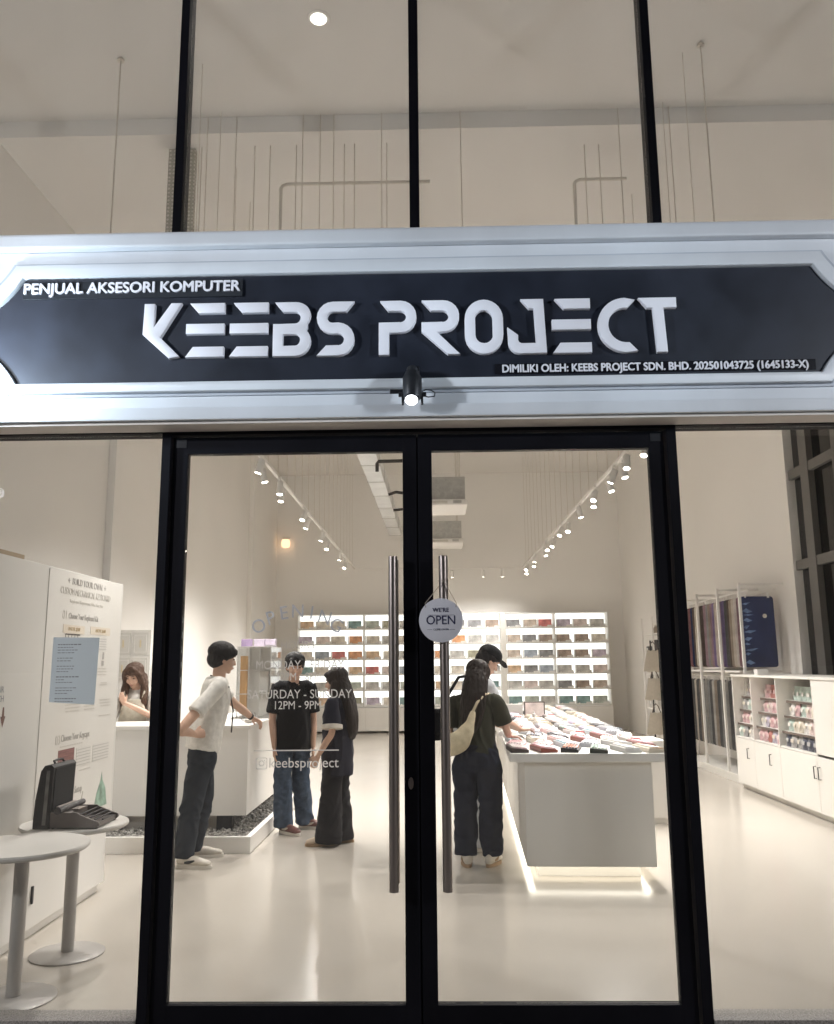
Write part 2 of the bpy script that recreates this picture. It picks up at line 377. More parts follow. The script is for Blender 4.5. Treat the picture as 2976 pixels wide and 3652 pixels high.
# sign spotlights (the middle one is in the picture, its twins stand just past both ends)
def sign_spot(x, label, on):
    g = thing('sign_spotlight', label, 'spotlight', (x, -.2, 2.86), 'black spotlights along the foot of the sign')
    yb = -.30
    mb = MB().box((x-.022, -.275, 2.862), (x+.032, -.2005, 2.90), .006).tube([(x, -.27, 2.88), (x, yb, 2.872), (x, yb, 2.845)], .026, 16)
    mb.lathe([(.030, .03), (.036, .014), (.043, 0), (.043, -.078), (.041, -.094)], (x, yb, 2.835), 24); mb.build('barrel', 'dark_metal', g, smooth=40)
    for s in (-1, 1): MB().box((x+s*.043-.005, yb-.004, 2.718), (x+s*.043+.005, yb+.032, 2.768), .002).cyl((x+s*.048, yb+.012, 2.762), (x+s*.062, yb+.012, 2.762), .011, 14).build('yoke', 'dark_metal', g)
    d = Vector((0, -.55, -.83)).normalized()
    a = Vector((x-.004, yb-.002, 2.752))
    mb = MB().tube([a, a+d*.03], [.034, .032], 20); mb.build('head', 'dark_metal', g, smooth=40)
    mb = MB().tube([a+d*.0302, a+d*.033], .0275, 20); mb.build('lens', 'lensc' if on else 'dark_metal', g)
    mb = MB().tube([(x+.036, yb+.02, 2.764), (x+.07, -.27, 2.755), (x+.098, -.25, 2.765), (x+.102, -.235, 2.785), (x+.085, -.225, 2.802), (x+.06, -.23, 2.803), (x+.038, yb+.06, 2.79)], .003, 8); mb.build('cable', 'dark_metal', g, smooth=60)
    mb = MB().box((x-.105, -.236, 2.786), (x-.03, -.224, 2.806), .004); mb.build('driver_box', 'dark_metal', g)
    return g
s0 = sign_spot(-.088, 'small black spotlight with a lit lens under the middle of the sign', True)
lamp('sign_light', 'SPOT', (-.092, -.335, 2.715), SIGN_W*.25, COOL, s0, .02, (-.1, -.9, 1.9), 110)
def flood(x, y, z, tgt, Wt, label):
    g = thing('sign_floodlight', label, 'floodlight', (x, -.2, z), 'floodlights past the ends of the sign')
    mb = MB().tube([(x, -.2355, z), (x, y+.04, z)], .012, 12); mb.build('arm', 'dark_metal', g)
    d = (Vector(tgt)-Vector((x, y, z))).normalized()
    MB().tube([Vector((x, y, z))-d*.05, Vector((x, y, z))+d*.06], .04, 20).build('head', 'dark_metal', g, smooth=40)
    MB().tube([Vector((x, y, z))+d*.0605, Vector((x, y, z))+d*.064], .034, 20).build('lens', 'lensc', g)
    lamp('sign_light', 'SPOT', Vector((x, y, z))+d*.075, Wt, COOL, g, .04, tgt, 150)
flood(-2.27, -.55, 2.80, (-1.9, -.2, 2.95), SIGN_W*8.0, 'cool white floodlight on an arm past the left end of the sign')
def added_post_lamp(x, y, z, Wt, label, tg, fill):  # added out of view: spots light the sign, point lamp fills the front
    g = thing('added_lamp', label, 'street lamp', (x, y, 0), 'street lamps on the pavement')
    MB().cyl((x, y, -.01), (x, y, z-.02), .045, 16).lathe([(.12, -.011), (.12, .02), (.05, .10)], (x, y, 0), 20).build('pole', 'dark_metal', g, smooth=40)
    MB().lathe([(.12, .062), (.20, .05), (.20, .08), (.05, .16)], (x, y, z), 28).build('hood', 'dark_metal', g, smooth=40)
    MB().lathe([(.10, -.06), (.15, .0), (.15, .049)], (x, y, z), 28).build('globe', pm('frosted_globe', (.8, .8, .8), .4), g, smooth=50)
    lamp('lamp', 'POINT', (x, y, z-.20), Wt*fill, (.96, .96, 1), g, .10)
    for i, (tx, cone) in enumerate(tg):
        e = Vector((x*.93, y, 3.0)); d = (Vector((tx, -.2, 3.14))-e).normalized(); e = e+Vector((0, .06*i, 0))
        MB().tube([e-d*.12, e-d*.10, e+d*.04], [.05, .06, .06], 18).build('spot_head', 'dark_metal', g, smooth=40); MB().tube([e+d*.0405, e+d*.045], .05, 18).build('lens', 'lensc', g)
        lamp('spot', 'SPOT', e+d*.06, Wt*(.8+.25*i), COOL, g, .14, e+d, cone, .9)
added_post_lamp(-3.9, -2.9, 3.5, SIGN_W*29, 'dark street lamp on the pavement left of the shop front', ((-1.75, 24), (-.5, 19), (1.0, 16)), 2.5)
added_post_lamp(4.6, -3.2, 3.6, SIGN_W*27, 'dark street lamp on the pavement right of the shop front', ((1.7, 24), (.5, 19), (-1.0, 15)), 2.5)

# ------------------------------------------------------------------ lettering, notice and hanging sign on the doors
mb = MB()
for ch, ang in zip('OPENING', np.linspace(41, -41, 7)):
    cx, cz, rr = -.633, 1.545, .272
    a = R(90+ang)
    mt = TF(cx+rr*1.0*math.cos(a), -.0063, cz+rr*math.sin(a)) @ Matrix.Rotation(R(ang*.62), 4, 'Z')
    mb.text(ch, .088, mt, .0006, off=0, sx=.95)
g = mb.build('window_lettering', 'vinylblue'); tag(g, 'arched word opening in blue grey vinyl on the left door', 'lettering', 'vinyl lettering on the left door')
def vin(txt, size, x, z, what, sx=1):
    o = MB().text(txt, size, TF(x, -.0063, z), .0005, off=0, sx=sx).build('window_lettering', 'vinyl')
    return tag(o, what, 'lettering', 'vinyl lettering on the left door')
vin('HOURS', .050, -.632, 1.664, 'word hours in thin white vinyl under the arched word opening', .95)
for xa, sd in ((-.78, 'before'), (-.53, 'after')): tag(MB().box((xa, -.0068, 1.662), (xa+.045, -.0056, 1.667)).build('window_lettering', 'vinyl'), f'short vinyl dash just {sd} the word hours', 'lettering', 'vinyl lettering on the left door')
vin('MONDAY - FRIDAY', .056, -.620, 1.574, 'weekday line of white vinyl lettering across the head of the man in black', .84)
vin('12PM - 8PM', .050, -.625, 1.521, 'weekday hours in white vinyl ending in 8PM', .84)
vin('SATURDAY - SUNDAY', .056, -.620, 1.443, 'weekend line of white vinyl lettering across the black shirt', .86)
vin('12PM - 9PM', .052, -.628, 1.394, 'weekend hours in white vinyl starting 12PM on the black shirt', .86)
tag(MB().box((-.822, -.0068, 1.195), (-.438, -.0056, 1.200)).build('window_lettering', 'vinyl'), 'long thin white vinyl rule above the account name', 'lettering', 'vinyl lettering on the left door')
mb = MB().text('keebsproject', .062, TF(-.596, -.0063, 1.142), .0005, off=0, sx=.97)
rr = lambda h, r: [(-.785+x, 1.142+z) for x, z in sum([[(sx*(h-r)+r*math.cos(R(a0+q)), sz*(h-r)+r*math.sin(R(a0+q))) for q in range(0, 91, 15)] for sx, sz, a0 in ((1, 1, 0), (-1, 1, 90), (-1, -1, 180), (1, -1, 270))], [])]
mb.prism(rr(.026, .009), .0056, .0068, FRONT, holes=[rr(.0215, .006)])
cc = lambda r: [(-.785+r*math.cos(t), 1.142+r*math.sin(t)) for t in np.linspace(0, 2*PI, 25)[:-1]]
mb.prism(cc(.0130), .0056, .0068, FRONT, holes=[cc(.0090)]); mb.box((-.774, -.0068, 1.153), (-.770, -.0056, 1.157))
tag(mb.build('window_lettering', 'vinyl'), 'account name in white vinyl with a round camera icon below the rule', 'lettering', 'vinyl lettering on the left door')
nb = thing('paper_notice', 'pale blue sheet of printed text taped inside the left window', 'notice', (-1.66, -.006, 1.41))
MB().prism([(-1.766, 1.418), (-1.556, 1.405), (-1.549, 1.707), (-1.764, 1.711)], .0055, .0062, FRONT).build('sheet', 'paper', nb)
mb = MB(); random.seed(4)
z = 1.675
for kind in 'Tlll_ll_lll_Tll_lll_Tl':
    if kind != '_':
        ln = random.uniform(.035, .085) if kind == 'l' else .10
        x = -1.74
        while ln > 0:
            w = random.uniform(.006, .016); mb.box((x, -.0071, z), (x+w, -.0064, z+(.0045 if kind == 'T' else .003))); x += w+.004; ln -= w+.004
    z -= .0122
mb.build('print', 'ink', nb)
so = thing('open_sign', 'round white sign reading we are open hung on the right door handle', 'sign', (.027, -.105, 1.76))
dc = (.027, 1.766)
MB().prism([(dc[0]+.0985*math.cos(t), dc[1]+.0985*math.sin(t)) for t in np.linspace(0, 2*PI, 65)[:-1]], .1005, .1075, FRONT, bev=.0015).build('disc', 'signdisc', so, smooth=30)
mb = MB().text("WE'RE", .026, TF(.027, -.1085, 1.811), .0004, off=.0003).text('OPEN', .056, TF(.027, -.1085, 1.765), .0004, off=.0002, sx=.92).text('COME ON IN', .0115, TF(.027, -.1085, 1.725), .0003)
mb.box((-.032, -.1086, 1.7885), (.087, -.1078, 1.7897)); mb.box((-.035, -.1086, 1.7246), (-.013, -.1078, 1.7257)); mb.box((.067, -.1086, 1.7246), (.089, -.1078, 1.7257))
mb.build('print', 'inkb', so)
mb = MB()
for s in (-1, 1): mb.tube([(.041, -.098, 1.945), (.027+s*.070, -.104, 1.842), (.027+s*.068, -.1095, 1.824)], .0017, 6)
mb.tube([(.041+.0225*math.cos(t), -.075+.0225*math.sin(t), 1.945) for t in np.linspace(0, 2*PI, 17)], .0017, 6, cap=False)
mb.build('string', 'string', so)

# ------------------------------------------------------------------ ceiling services
def track(label, x, y0, y1, z, n, side, seed):
    g = thing('lighting_track', label, 'lighting track', (x, (y0+y1)/2, z), 'suspended white lighting tracks')
    box('rail', (x-.018, y0, z), (x+.018, y1, z+.036), 'white2', g)
    y = y0+.3
    while y < y1:
        MB().cyl((x, y, z+.037), (x, y, (ZC if y < 3 else ZC2)-.002), .0035, 6).build('rod', 'rod', g); y += .62
    return g
track('long suspended white lighting track over the left of the aisle', -1.87, 2.0, 15.9, 3.80, 0, -1, 1)
track('long suspended white lighting track over the island table', 2.09, 2.0, 15.9, 3.80, 0, 1, 2)
g = thing('lighting_track', 'short white lighting track across the far end of the shop', 'lighting track', (.1, 16, 3.86), 'suspended white lighting tracks')
box('rail', (-1.84, 15.98, 3.80), (2.06, 16.02, 3.836), 'white2', g)
rng = random.Random(8)
def spot_head(x, y, z, tgt, label, W_, grp='track spotlights along the rails', on=True):
    g = thing('track_spotlight', label, 'spotlight', (x, y, z), grp)
    d = (Vector(tgt)-Vector((x, y, z-.12))).normalized(); c = Vector((x, y, z-.12))
    MB().box((x-.02, y-.05, z-.03), (x+.02, y+.05, z-.0005), .003).cyl((x, y, z-.03), (x, y, z-.10), .009, 8).build('adaptor', 'white2', g)
    MB().tube([c-d*.075, c-d*.07, c+d*.085], [.034, .038, .038], 20).build('head', 'white2', g, smooth=40)
    MB().tube([c+d*.0852, c+d*.088], .031, 20).build('lens', 'lens', g)
    if on: lamp('lamp', 'SPOT', c+d*.092, W_, WARM, g, .035, tgt, 112)
    return g
yl = [2.7, 3.6, 4.85, 5.3, 6.0, 6.45, 7.9, 8.6, 9.9, 11.0, 12.5, 14.0]
for i, y in enumerate(yl):
    tx = -1.87+rng.uniform(-.9, .5); spot_head(-1.87+.03*(-1)**i, y, 3.80, (tx, y-rng.uniform(-.5, 1.3), 1.2), f'white track spotlight, {ORD[i+1]} from the front on the left track', TRACK_W*(.75 if y < 4.5 else .9 if y < 6 else 1))
yr = [2.6, 3.4, 4.35, 4.9, 5.35, 5.6, 6.1, 6.75, 7.15, 7.9, 9.3, 9.7, 11.0, 11.5, 12.2, 13.2, 14.0, 14.8, 15.5]
for i, y in enumerate(yr):
    tx = 2.09+rng.uniform(-1.3, .7); spot_head(2.09+.03*(-1)**i, y, 3.80, (tx, y-rng.uniform(-.6, 1.5), 1.2), f'white track spotlight, {ORD[i+1]} from the front on the right track', TRACK_W*(.75 if y < 4.5 else .9 if y < 6.2 else 1))
for i, x in enumerate((.42, 1.15, 1.6)):
    spot_head(x, 16, 3.80, (x, 16.5, 2), f'white track spotlight, {ORD[i+1]} from the left on the far cross track', TRACK_W*.3)
def rods(label, pts, z0, z1):
    x0, x1 = min(p[0] for p in pts), max(p[0] for p in pts); y = sum(p[1] for p in pts)/len(pts)
    g = thing('pipe_hanger', label, 'pipe hanger', ((x0+x1)/2, y, z0), 'threaded rods hanging under the ceiling')
    box('strut', (x0-.1, y-.02, z0-.04), (x1+.1, y+.02, z0), 'galv', g)
    for x, yy in pts: MB().cyl((x, y, z0+.0005), (x, y, z1), .0045, 6).build('rod', 'rod', g)
rods('row of seven long thin rods hung just before the ceiling beam, left of centre', [(x, 2.985) for x in (-2.005, -1.742, -1.137, -.98, -.857, -.425, .285)], 4.3, ZC-.002)
rods('row of three long thin rods hung just before the ceiling beam, right of centre', [(x, 2.985) for x in (1.705, 1.957, 2.16)], 4.3, ZC-.002)
rods('row of seven shorter thin rods hung behind the ceiling beam, left of centre', [(x, 3.2) for x in (-2.115, -1.618, -1.476, -1.231, -.785, -.691, -.392)], 4.25, ZC2-.002)
rods('pair of shorter thin rods hung behind the ceiling beam, right of centre', [(x, 3.29) for x in (1.45, 1.585)], 4.25, ZC2-.002)
for x, y, lb in ((-2.52, 2.21, 'single thin rod hung from the bare ceiling in the left upper window'), (2.205, 2.19, 'single thin rod hung from the bare ceiling in the right upper window')):
    g = thing('hanging_rod', lb, 'rod', (x, y, 3.84))
    MB().cyl((x, y, 3.84), (x, y, ZC-.031), .0065, 8).build('rod', 'rod', g); MB().lathe([(.028, 0), (.028, .012), (.016, .03)], (x, y, ZC-.0315), 16).build('ceiling_plate', 'rod', g)
for pts, lb in (([(-1.417, 3.46, 4.3), (-1.417, 3.46, 6.06), (-1.40, 3.46, 6.085), (-1.36, 3.46, 6.1), (.006, 3.46, 6.1)], 'long beige pipe elbow running under the ceiling behind the middle mullion'), ([(1.378, 3.48, 4.3), (1.378, 3.48, 6.06), (1.395, 3.48, 6.085), (1.43, 3.48, 6.1), (1.87, 3.48, 6.1)], 'short beige pipe elbow under the ceiling beside the right mullion')):
    tag(MB().tube(pts, .016, 12).build('conduit', 'pipe', smooth=50), lb, 'pipe', 'beige pipes under the ceiling')
# perforated cable riser
pmat = pm('perforated_steel', (.30, .285, .26), .5, .3)
n, l = links(pmat); vo = n.new('ShaderNodeTexVoronoi'); vo.inputs['Scale'].default_value = 26; vo.inputs['Randomness'].default_value = .15
tc = n.new('ShaderNodeTexCoord'); l.new(tc.outputs['Object'], vo.inputs['Vector']); mr = n.new('ShaderNodeMath'); mr.operation = 'LESS_THAN'; mr.inputs[1].default_value = .30
l.new(vo.outputs['Distance'], mr.inputs[0]); mx = n.new('ShaderNodeMix'); mx.data_type = 'RGBA'; mx.inputs['A'].default_value = (.40, .375, .33, 1); mx.inputs['B'].default_value = (.62, .59, .52, 1)
l.new(mr.outputs[0], mx.inputs['Factor']); l.new(mx.outputs['Result'], n['Principled BSDF'].inputs['Base Color'])
g = thing('cable_riser', 'perforated grey metal cable riser behind the left upper mullion', 'cable tray', (-2.30, 3.25, 4.2))
MB().box((-2.43, 3.22, 4.2), (-2.18, 3.226, ZC2-.002)).box((-2.43, 3.2262, 4.2), (-2.424, 3.28, ZC2-.002)).box((-2.186, 3.2262, 4.2), (-2.18, 3.28, ZC2-.002)).build('tray', pmat, g)
MB().cyl((-2.30, 3.29, 4.2), (-2.30, 3.29, ZC2-.002), .03, 12).build('cable', 'dark_metal', g)
# air conditioning cassettes
def cassette(label, x, y):
    g = thing('air_conditioner', label, 'air conditioner', (x, y, 4.0), 'ceiling cassettes hung over the aisle')
    box('housing', (x-.43, y-.40, 4.13), (x+.44, y+.43, 4.50), 'galv', g)
    mb = MB(); mb.box((x-.475, y-.475, 4.03), (x+.475, y+.475, 4.128), .02); p = mb.build('panel', 'white2', g, smooth=30)
    mb = MB(); mb.box((x-.30, y-.482, 4.055), (x+.16, y-.4755, 4.10)); mb.build('louvre', 'inkl', g)
    mb = MB(); mb.box((x+.25, y-.481, 4.06), (x+.38, y-.4755, 4.105)); mb.build('badge_plate', 'galv', g)
    for sx in (-1, 1):
        for sy in (-1, 1): MB().cyl((x+sx*.36, y+sy*.38, 4.45), (x+sx*.36, y+sy*.38, ZC2-.002), .006, 6).build('rod', 'rod', g)
cassette('nearer square white ceiling cassette with a grey housing hung on rods', .06, 9.6)
cassette('farther square white ceiling cassette with a grey housing hung on rods', .13, 13.8)
dm = pm('foil_duct', (.74, .75, .75), .28, .25, var=.12, scale=3, bump=.4, bscale=7)
g = thing('air_duct', 'long foil wrapped duct running back under the ceiling left of centre', 'duct', (-.9, 9.5, 4.4))
mb = MB()
for i in range(9): 
    y = 4.6+i*1.12; mb.box((-1.05+i*.008, y, 4.4), (-.79+i*.008, y+1.1, 4.62), .012)
mb.build('foil', dm, g)
mb = MB()
for i in range(9): y = 5.705+i*1.12-.0; mb.box((-1.054+i*.008, y-.003, 4.396), (-.786+i*.008, y+.013, 4.624))
mb.build('joint', 'galv', g)
ins = pm('black_insulation', (.045, .04, .035), .8, var=.2, scale=20, bump=.2)
for pts, lb in (([(-.76, 7.29, 4.16), (-.76, 7.29, 4.27), (-.74, 7.29, 4.3), (-.28, 7.27, 4.3)], 'black insulated pipe elbow nearest the doors beside the foil duct'), ([(-.72, 9.38, 4.26), (-.6, 9.38, 4.30), (-.44, 9.4, 4.28)], 'black insulated pipe reaching the nearer ceiling cassette'), ([(-.72, 11.0, 4.3), (-.52, 11.0, 4.32), (-.2, 11.4, 4.32)], 'black insulated pipe farthest from the doors beside the duct')):
    tag(MB().tube(pts, .024, 12).build('insulated_pipe', ins, smooth=50), lb, 'pipe', 'black insulated pipes by the duct')
g = thing('downlight', 'round white downlight set in the ceiling behind the upper middle pane', 'downlight', (-.841, 1.828, ZC))
MB().lathe([(.085, -.006), (.09, 0), (.085, -.0005)], (-.841, 1.828, ZC-.001), 32).build('trim', 'white2', g, smooth=40)
MB().lathe([(.062, -.010), (.062, -.0065)], (-.841, 1.828, ZC-.001), 32).build('lens', 'lensd', g)
lamp('lamp', 'SPOT', (-.841, 1.828, ZC-.03), TRACK_W*.12, WARM, g, .05, (-.841, 1.828, 0), 150)
g = thing('lamp_reflection', 'small amber wall lamp high on the far left wall', 'wall lamp', (-3.70, YB-.001, 4.5))  # reflection in the glass, given shape as a glowing body
box('bracket', (-3.79, YB-.05, 4.70), (-3.61, YB-.001, 4.74), 'pipe', g); MB().lathe([(.06, .0), (.10, .02), (.11, .12), (.09, .2)], (-3.70, YB-.14, 4.48), 24).build('glow_body', 'sconce', g, smooth=50)

# ------------------------------------------------------------------ lit display wall at the back
PAL = {'grey': (.40, .39, .37), 'dark grey': (.17, .17, .18), 'taupe': (.42, .33, .26), 'brown': (.26, .18, .13), 'red': (.50, .085, .075), 'orange': (.60, .24, .06), 'slate blue': (.24, .29, .36), 'teal': (.12, .25, .25), 'tan': (.55, .36, .20), 'lilac': (.40, .33, .44), 'beige': (.58, .50, .42), 'olive': (.28, .27, .17), 'pale pink': (.62, .45, .43), 'green grey': (.33, .38, .33)}
for nme, c in PAL.items(): M['p_'+nme] = pm(nme.replace(' ', '_')+'_print', [min(.8, (v*.8+.2*sum(c)/3)*1.3+.08) for v in c], .4, var=.3, scale=9)
DX0, DX1 = -3.30, 4.13; DY = 16.6; lev = [.63+.362*i for i in range(6)]
dw = thing('display_wall', 'wide white shelf wall of six brightly lit shelves across the back', 'display shelving', (.4, DY, 0))
posts = [(-3.33, -3.30), (-1.73, -1.70), (-.10, -.07), (1.57, 1.70), (2.85, 2.875), (4.13, 4.16)]
for a, b in posts: box('upright', (a, DY, .59), (b, YB-.003, 2.79), 'grey_panel', dw)
box('top_board', (-3.29, DY-.002, 2.772), (4.12, YB-.004, 2.789), 'white', dw)
for z in lev:
    for (a0, a1), (b0, b1) in zip(posts, posts[1:]):
        box('shelf', (a1+.001, DY, z-.022), (b0-.001, DY+.37, z), 'grey_panel', dw, bev=.002)
for (a0, a1), (b0, b1) in zip(posts, posts[1:]):
    box('lit_panel', (a1+.001, DY+.372, .60), (b0-.001, DY+.378, 2.77), 'lit', dw, bev=0)
box('base_cabinet', (-3.33, DY-.05, .05), (4.16, YB-.003, .588), 'white', dw)
mb = MB()
for i in range(1, 9): mb.box((-3.33+i*.832, DY-.0515, .06), (-3.325+i*.832, DY-.0503, .58))
mb.build('door_joint', 'inkl', dw)
rng = random.Random(3)
names = list(PAL)
wt = [10, 5, 6, 4, 2, 2, 4, 2, 3, 3, 7, 2, 3, 5]
hand = {(5, 14): 'red', (5, 13): 'taupe', (4, 9): 'orange', (3, 2): 'red', (2, 4): 'red', (2, 3): 'tan', (3, 4): 'tan', (4, 3): 'orange', (1, 13): 'pale pink', (2, 12): 'tan', (0, 4): 'lilac', (5, 9): 'dark grey', (5, 10): 'dark grey'}
proto = {}
for r_ in range(6):
    col = 0
    for (a0, a1), (b0, b1) in zip(posts, posts[1:]):
        nb_ = round((b0-a1)/.432); wd = (b0-a1)/nb_
        for j in range(nb_):
            x = a1+wd*(j+.5); nm = hand.get((r_, col)) or rng.choices(names, wt)[0]
            lab = f'{nm} keycap box, {["bottom", "fifth", "fourth", "third", "second", "top"][r_]} shelf of lit back wall, {ORD[col+1]} from left'
            if nm not in proto:
                o = thing('keycap_box', lab, 'box', (0, 0, 0), 'keycap boxes on the lit back wall')
                MB().box((-.155, -.04, .004), (.155, .04, .188), .006).build('carton', 'p_'+nm, o, local=True)
                MB().box((-.18, -.062, .0), (.20, -.045, .014)).box((.05, -.06, .0145), (.15, -.050, .048), .004).box((.162, -.05, .0), (.195, .05, .07), .004).box((-.185, -.05, .0), (-.165, .05, .19)).box((-.13, -.058, .0145), (-.09, -.048, .03)).build('stand', 'white2', o, local=True)
                proto[nm] = o; first = True
            else: o = copy_tree(proto[nm])
            o['label'] = lab; o.location = (x+rng.uniform(-.02, .02), DY+.10+rng.uniform(-.02, .02), lev[r_]+.001); o.rotation_euler = (0, 0, rng.uniform(-.06, .06)); col += 1

# ------------------------------------------------------------------ island table with keyboards
IA = R(-2.2); IM = Matrix.Translation((.645, 2.62, 0)) @ Matrix.Rotation(IA, 4, 'Z')      # local x along the front, y back
isl = thing('island_table', 'long white island table with a glowing plinth, covered in keyboards', 'table', (.645, 2.62, 0)); isl.rotation_euler = (0, 0, IA); ORG[isl.name] = Vector((0, 0, 0))
IL = 6.9
MB().box((-.10, 0, .85), (1.06, IL, .912), .004).build('tabletop', 'white', isl, local=True)
MB().box((.01, .08, .10), (.955, IL-.08, .848), .003).build('body', 'grey_panel', isl, local=True)
MB().box((.10, .24, .0), (.865, IL-.24, .098), .003).build('plinth', 'white', isl, local=True)
mb = MB(); mb.box((.06, .12, .0935), (.90, .165, .0985)); mb.box((.028, .17, .0935), (.073, IL-.17, .0985)); mb.box((.89, .17, .0935), (.935, IL-.17, .0985))
mb.build('led_strip', 'led', isl, local=True)
mb = MB()
for i in range(1, 8): mb.box((.0085, .08+i*.84, .12), (.0102, .084+i*.84, .83))
mb.build('panel_joint', 'inkl', isl, local=True)
KB = {'dark brown': ((.05, .035, .03), (.62, .55, .52), (.55, .40, .42)), 'red brown': ((.20, .05, .03), (.72, .42, .46), (.75, .55, .58)), 'black and orange': ((.02, .02, .022), (.62, .26, .17), (.10, .10, .11)), 'mint green': ((.05, .06, .05), (.42, .56, .47), (.66, .70, .64)), 'white': ((.74, .73, .71), (.76, .75, .73), (.55, .54, .53)), 'pink': ((.70, .50, .50), (.74, .52, .53), (.78, .74, .72)), 'cream': ((.66, .60, .50), (.74, .69, .60), (.50, .38, .28)), 'silver grey': ((.40, .40, .42), (.70, .70, .71), (.40, .42, .46)), 'red and white': ((.55, .54, .53), (.74, .73, .71), (.52, .10, .09)), 'lavender': ((.50, .45, .58), (.62, .57, .68), (.74, .72, .74)), 'sky blue': ((.55, .62, .66), (.40, .60, .66), (.74, .74, .74)), 'dark grey': ((.06, .06, .07), (.20, .20, .22), (.55, .54, .54))}
def make_keyboard(nm):
    cs, kc, ac = KB[nm]
    o = thing('keyboard', '', 'keyboard', (0, 0, 0), 'keyboards on the island table'); k_ = nm.replace(' ', '_')
    MB().prism([(-.066, 0), (.066, 0), (.066, .032), (.06, .035), (-.06, .021), (-.066, .018)], -.165, .165, lambda u, v, d: (d, u, v), bev=.002).build('case', pm(k_+'_case', cs, .4), o, local=True)
    a, b = MB(), MB(); rg = random.Random(5)
    for row in range(5):
        y = -.046+row*.0225; z = .0225+row*.0026; x = -.152
        ws = [[1.25, 1.25, 1.25, 6.25, 1.25, 1.25, 1.25, 1.25], [2.25]+[1]*10+[2.75], [1.75]+[1]*11+[2.25], [1.5]+[1]*12+[1.5], [1]*13+[2]][row]
        for i, w in enumerate(ws):
            w2 = w*.0203; t = bmesh.new(); bmesh.ops.create_cube(t, size=1)
            for v in t.verts:
                top = v.co.z > 0; sx = (w2-.0018-(.005 if top else 0)); sy = .0205-(.005 if top else 0)
                v.co = Vector((x+w2/2+v.co.x*sx, y+v.co.y*sy, z+(.011 if top else 0)))
            (b if (w > 1 and w < 6) else a)._add(t); x += w2
    a.build('keycaps', pm(k_+'_keycaps', kc, .45), o, local=True); b.build('accent_keycaps', pm(k_+'_accent_keycaps', ac, .45), o, local=True)
    return o
front = ['dark brown', 'red brown', 'black and orange', 'mint green', 'white']
kb = {}; rng = random.Random(21)
kn = list(KB); kw = [3, 2, 1, 2, 14, 5, 9, 9, 3, 2, 2, 4]
for row in range(17):
    for c in range(6):
        nm = (front+['cream'])[c] if row == 0 else ('sky blue' if (row, c) == (1, 2) else 'pink' if (row, c) in ((1, 0), (1, 1), (2, 2)) else 'red and white' if (row, c) in ((3, 3), (4, 3)) else rng.choices(kn, kw)[0])
        lab = f'{nm} keyboard on the island table, {ORD[row+1]} row back, {ORD[c+1]} from the left'
        if nm not in kb: kb[nm] = make_keyboard(nm); o = kb[nm]
        else: o = copy_tree(kb[nm])
        o['label'] = lab
        x = -.02+c*.200+rng.uniform(-.02, .02); y = .20+row*.395+rng.uniform(-.04, .04)
        p = IM @ Vector((x, y, .9135)); o.location = p; o.rotation_euler = (0, 0, IA+R(90)+R(rng.choice([-14, -8, 6, 12, 16]))*rng.uniform(.6, 1.1))
# small things among the keyboards
p = IM @ Vector((.17, 1.12, .9135))
g = thing('spray_bottle', 'clear plastic bottle standing among keyboards near the woman at the table', 'bottle', p)
MB().lathe([(.030, 0), (.034, .006), (.034, .14), (.028, .165), (.013, .18), (.013, .195)], p, 24).build('bottle', glassmat('bottle_plastic', (.86, .86, .88), 1.3, .1), g, smooth=50); MB().lathe([(.016, .1955), (.016, .225), (.006, .23), (.006, .25)], p, 16).build('cap', 'white2', g, smooth=40)
p = IM @ Vector((.42, 4.4, .9135))
g = thing('table_sign', 'small dark framed pink card standing near the far end of the island', 'sign', p)
MB().box((p.x-.13, p.y-.01, p.z), (p.x+.13, p.y+.012, p.z+.19), .004).build('frame', 'inkd', g); MB().box((p.x-.115, p.y-.0135, p.z+.012), (p.x+.115, p.y-.0105, p.z+.178)).build('card', 'p_pale pink', g)
p = IM @ Vector((.0, 4.9, .9135))
g = thing('card_holder', 'low acrylic leaflet holder at the far left end of the island', 'holder', p)
MB().box((p.x-.1, p.y-.06, p.z), (p.x+.30, p.y+.06, p.z+.14), .004).build('holder', 'grey_panel', g); MB().box((p.x-.08, p.y-.03, p.z+.1405), (p.x+.02, p.y+.03, p.z+.17), .003).build('leaflet', 'inkd', g)
# low white cupboard right of the island
g = thing('low_cupboard', 'low white cupboard just behind the right side of the island', 'cupboard', (2.12, 5.2, 0))
MB().box((1.95, 4.9, .06), (2.30, 5.4, .80), .004).build('body', 'white', g); MB().box((1.97, 4.92, 0), (2.28, 5.38, .058)).build('plinth', 'grey_panel', g)
MB().box((1.952, 4.8975, .70), (2.298, 4.8995, .706)).build('drawer_gap', pm('brown_gap', (.25, .15, .08), .7), g)

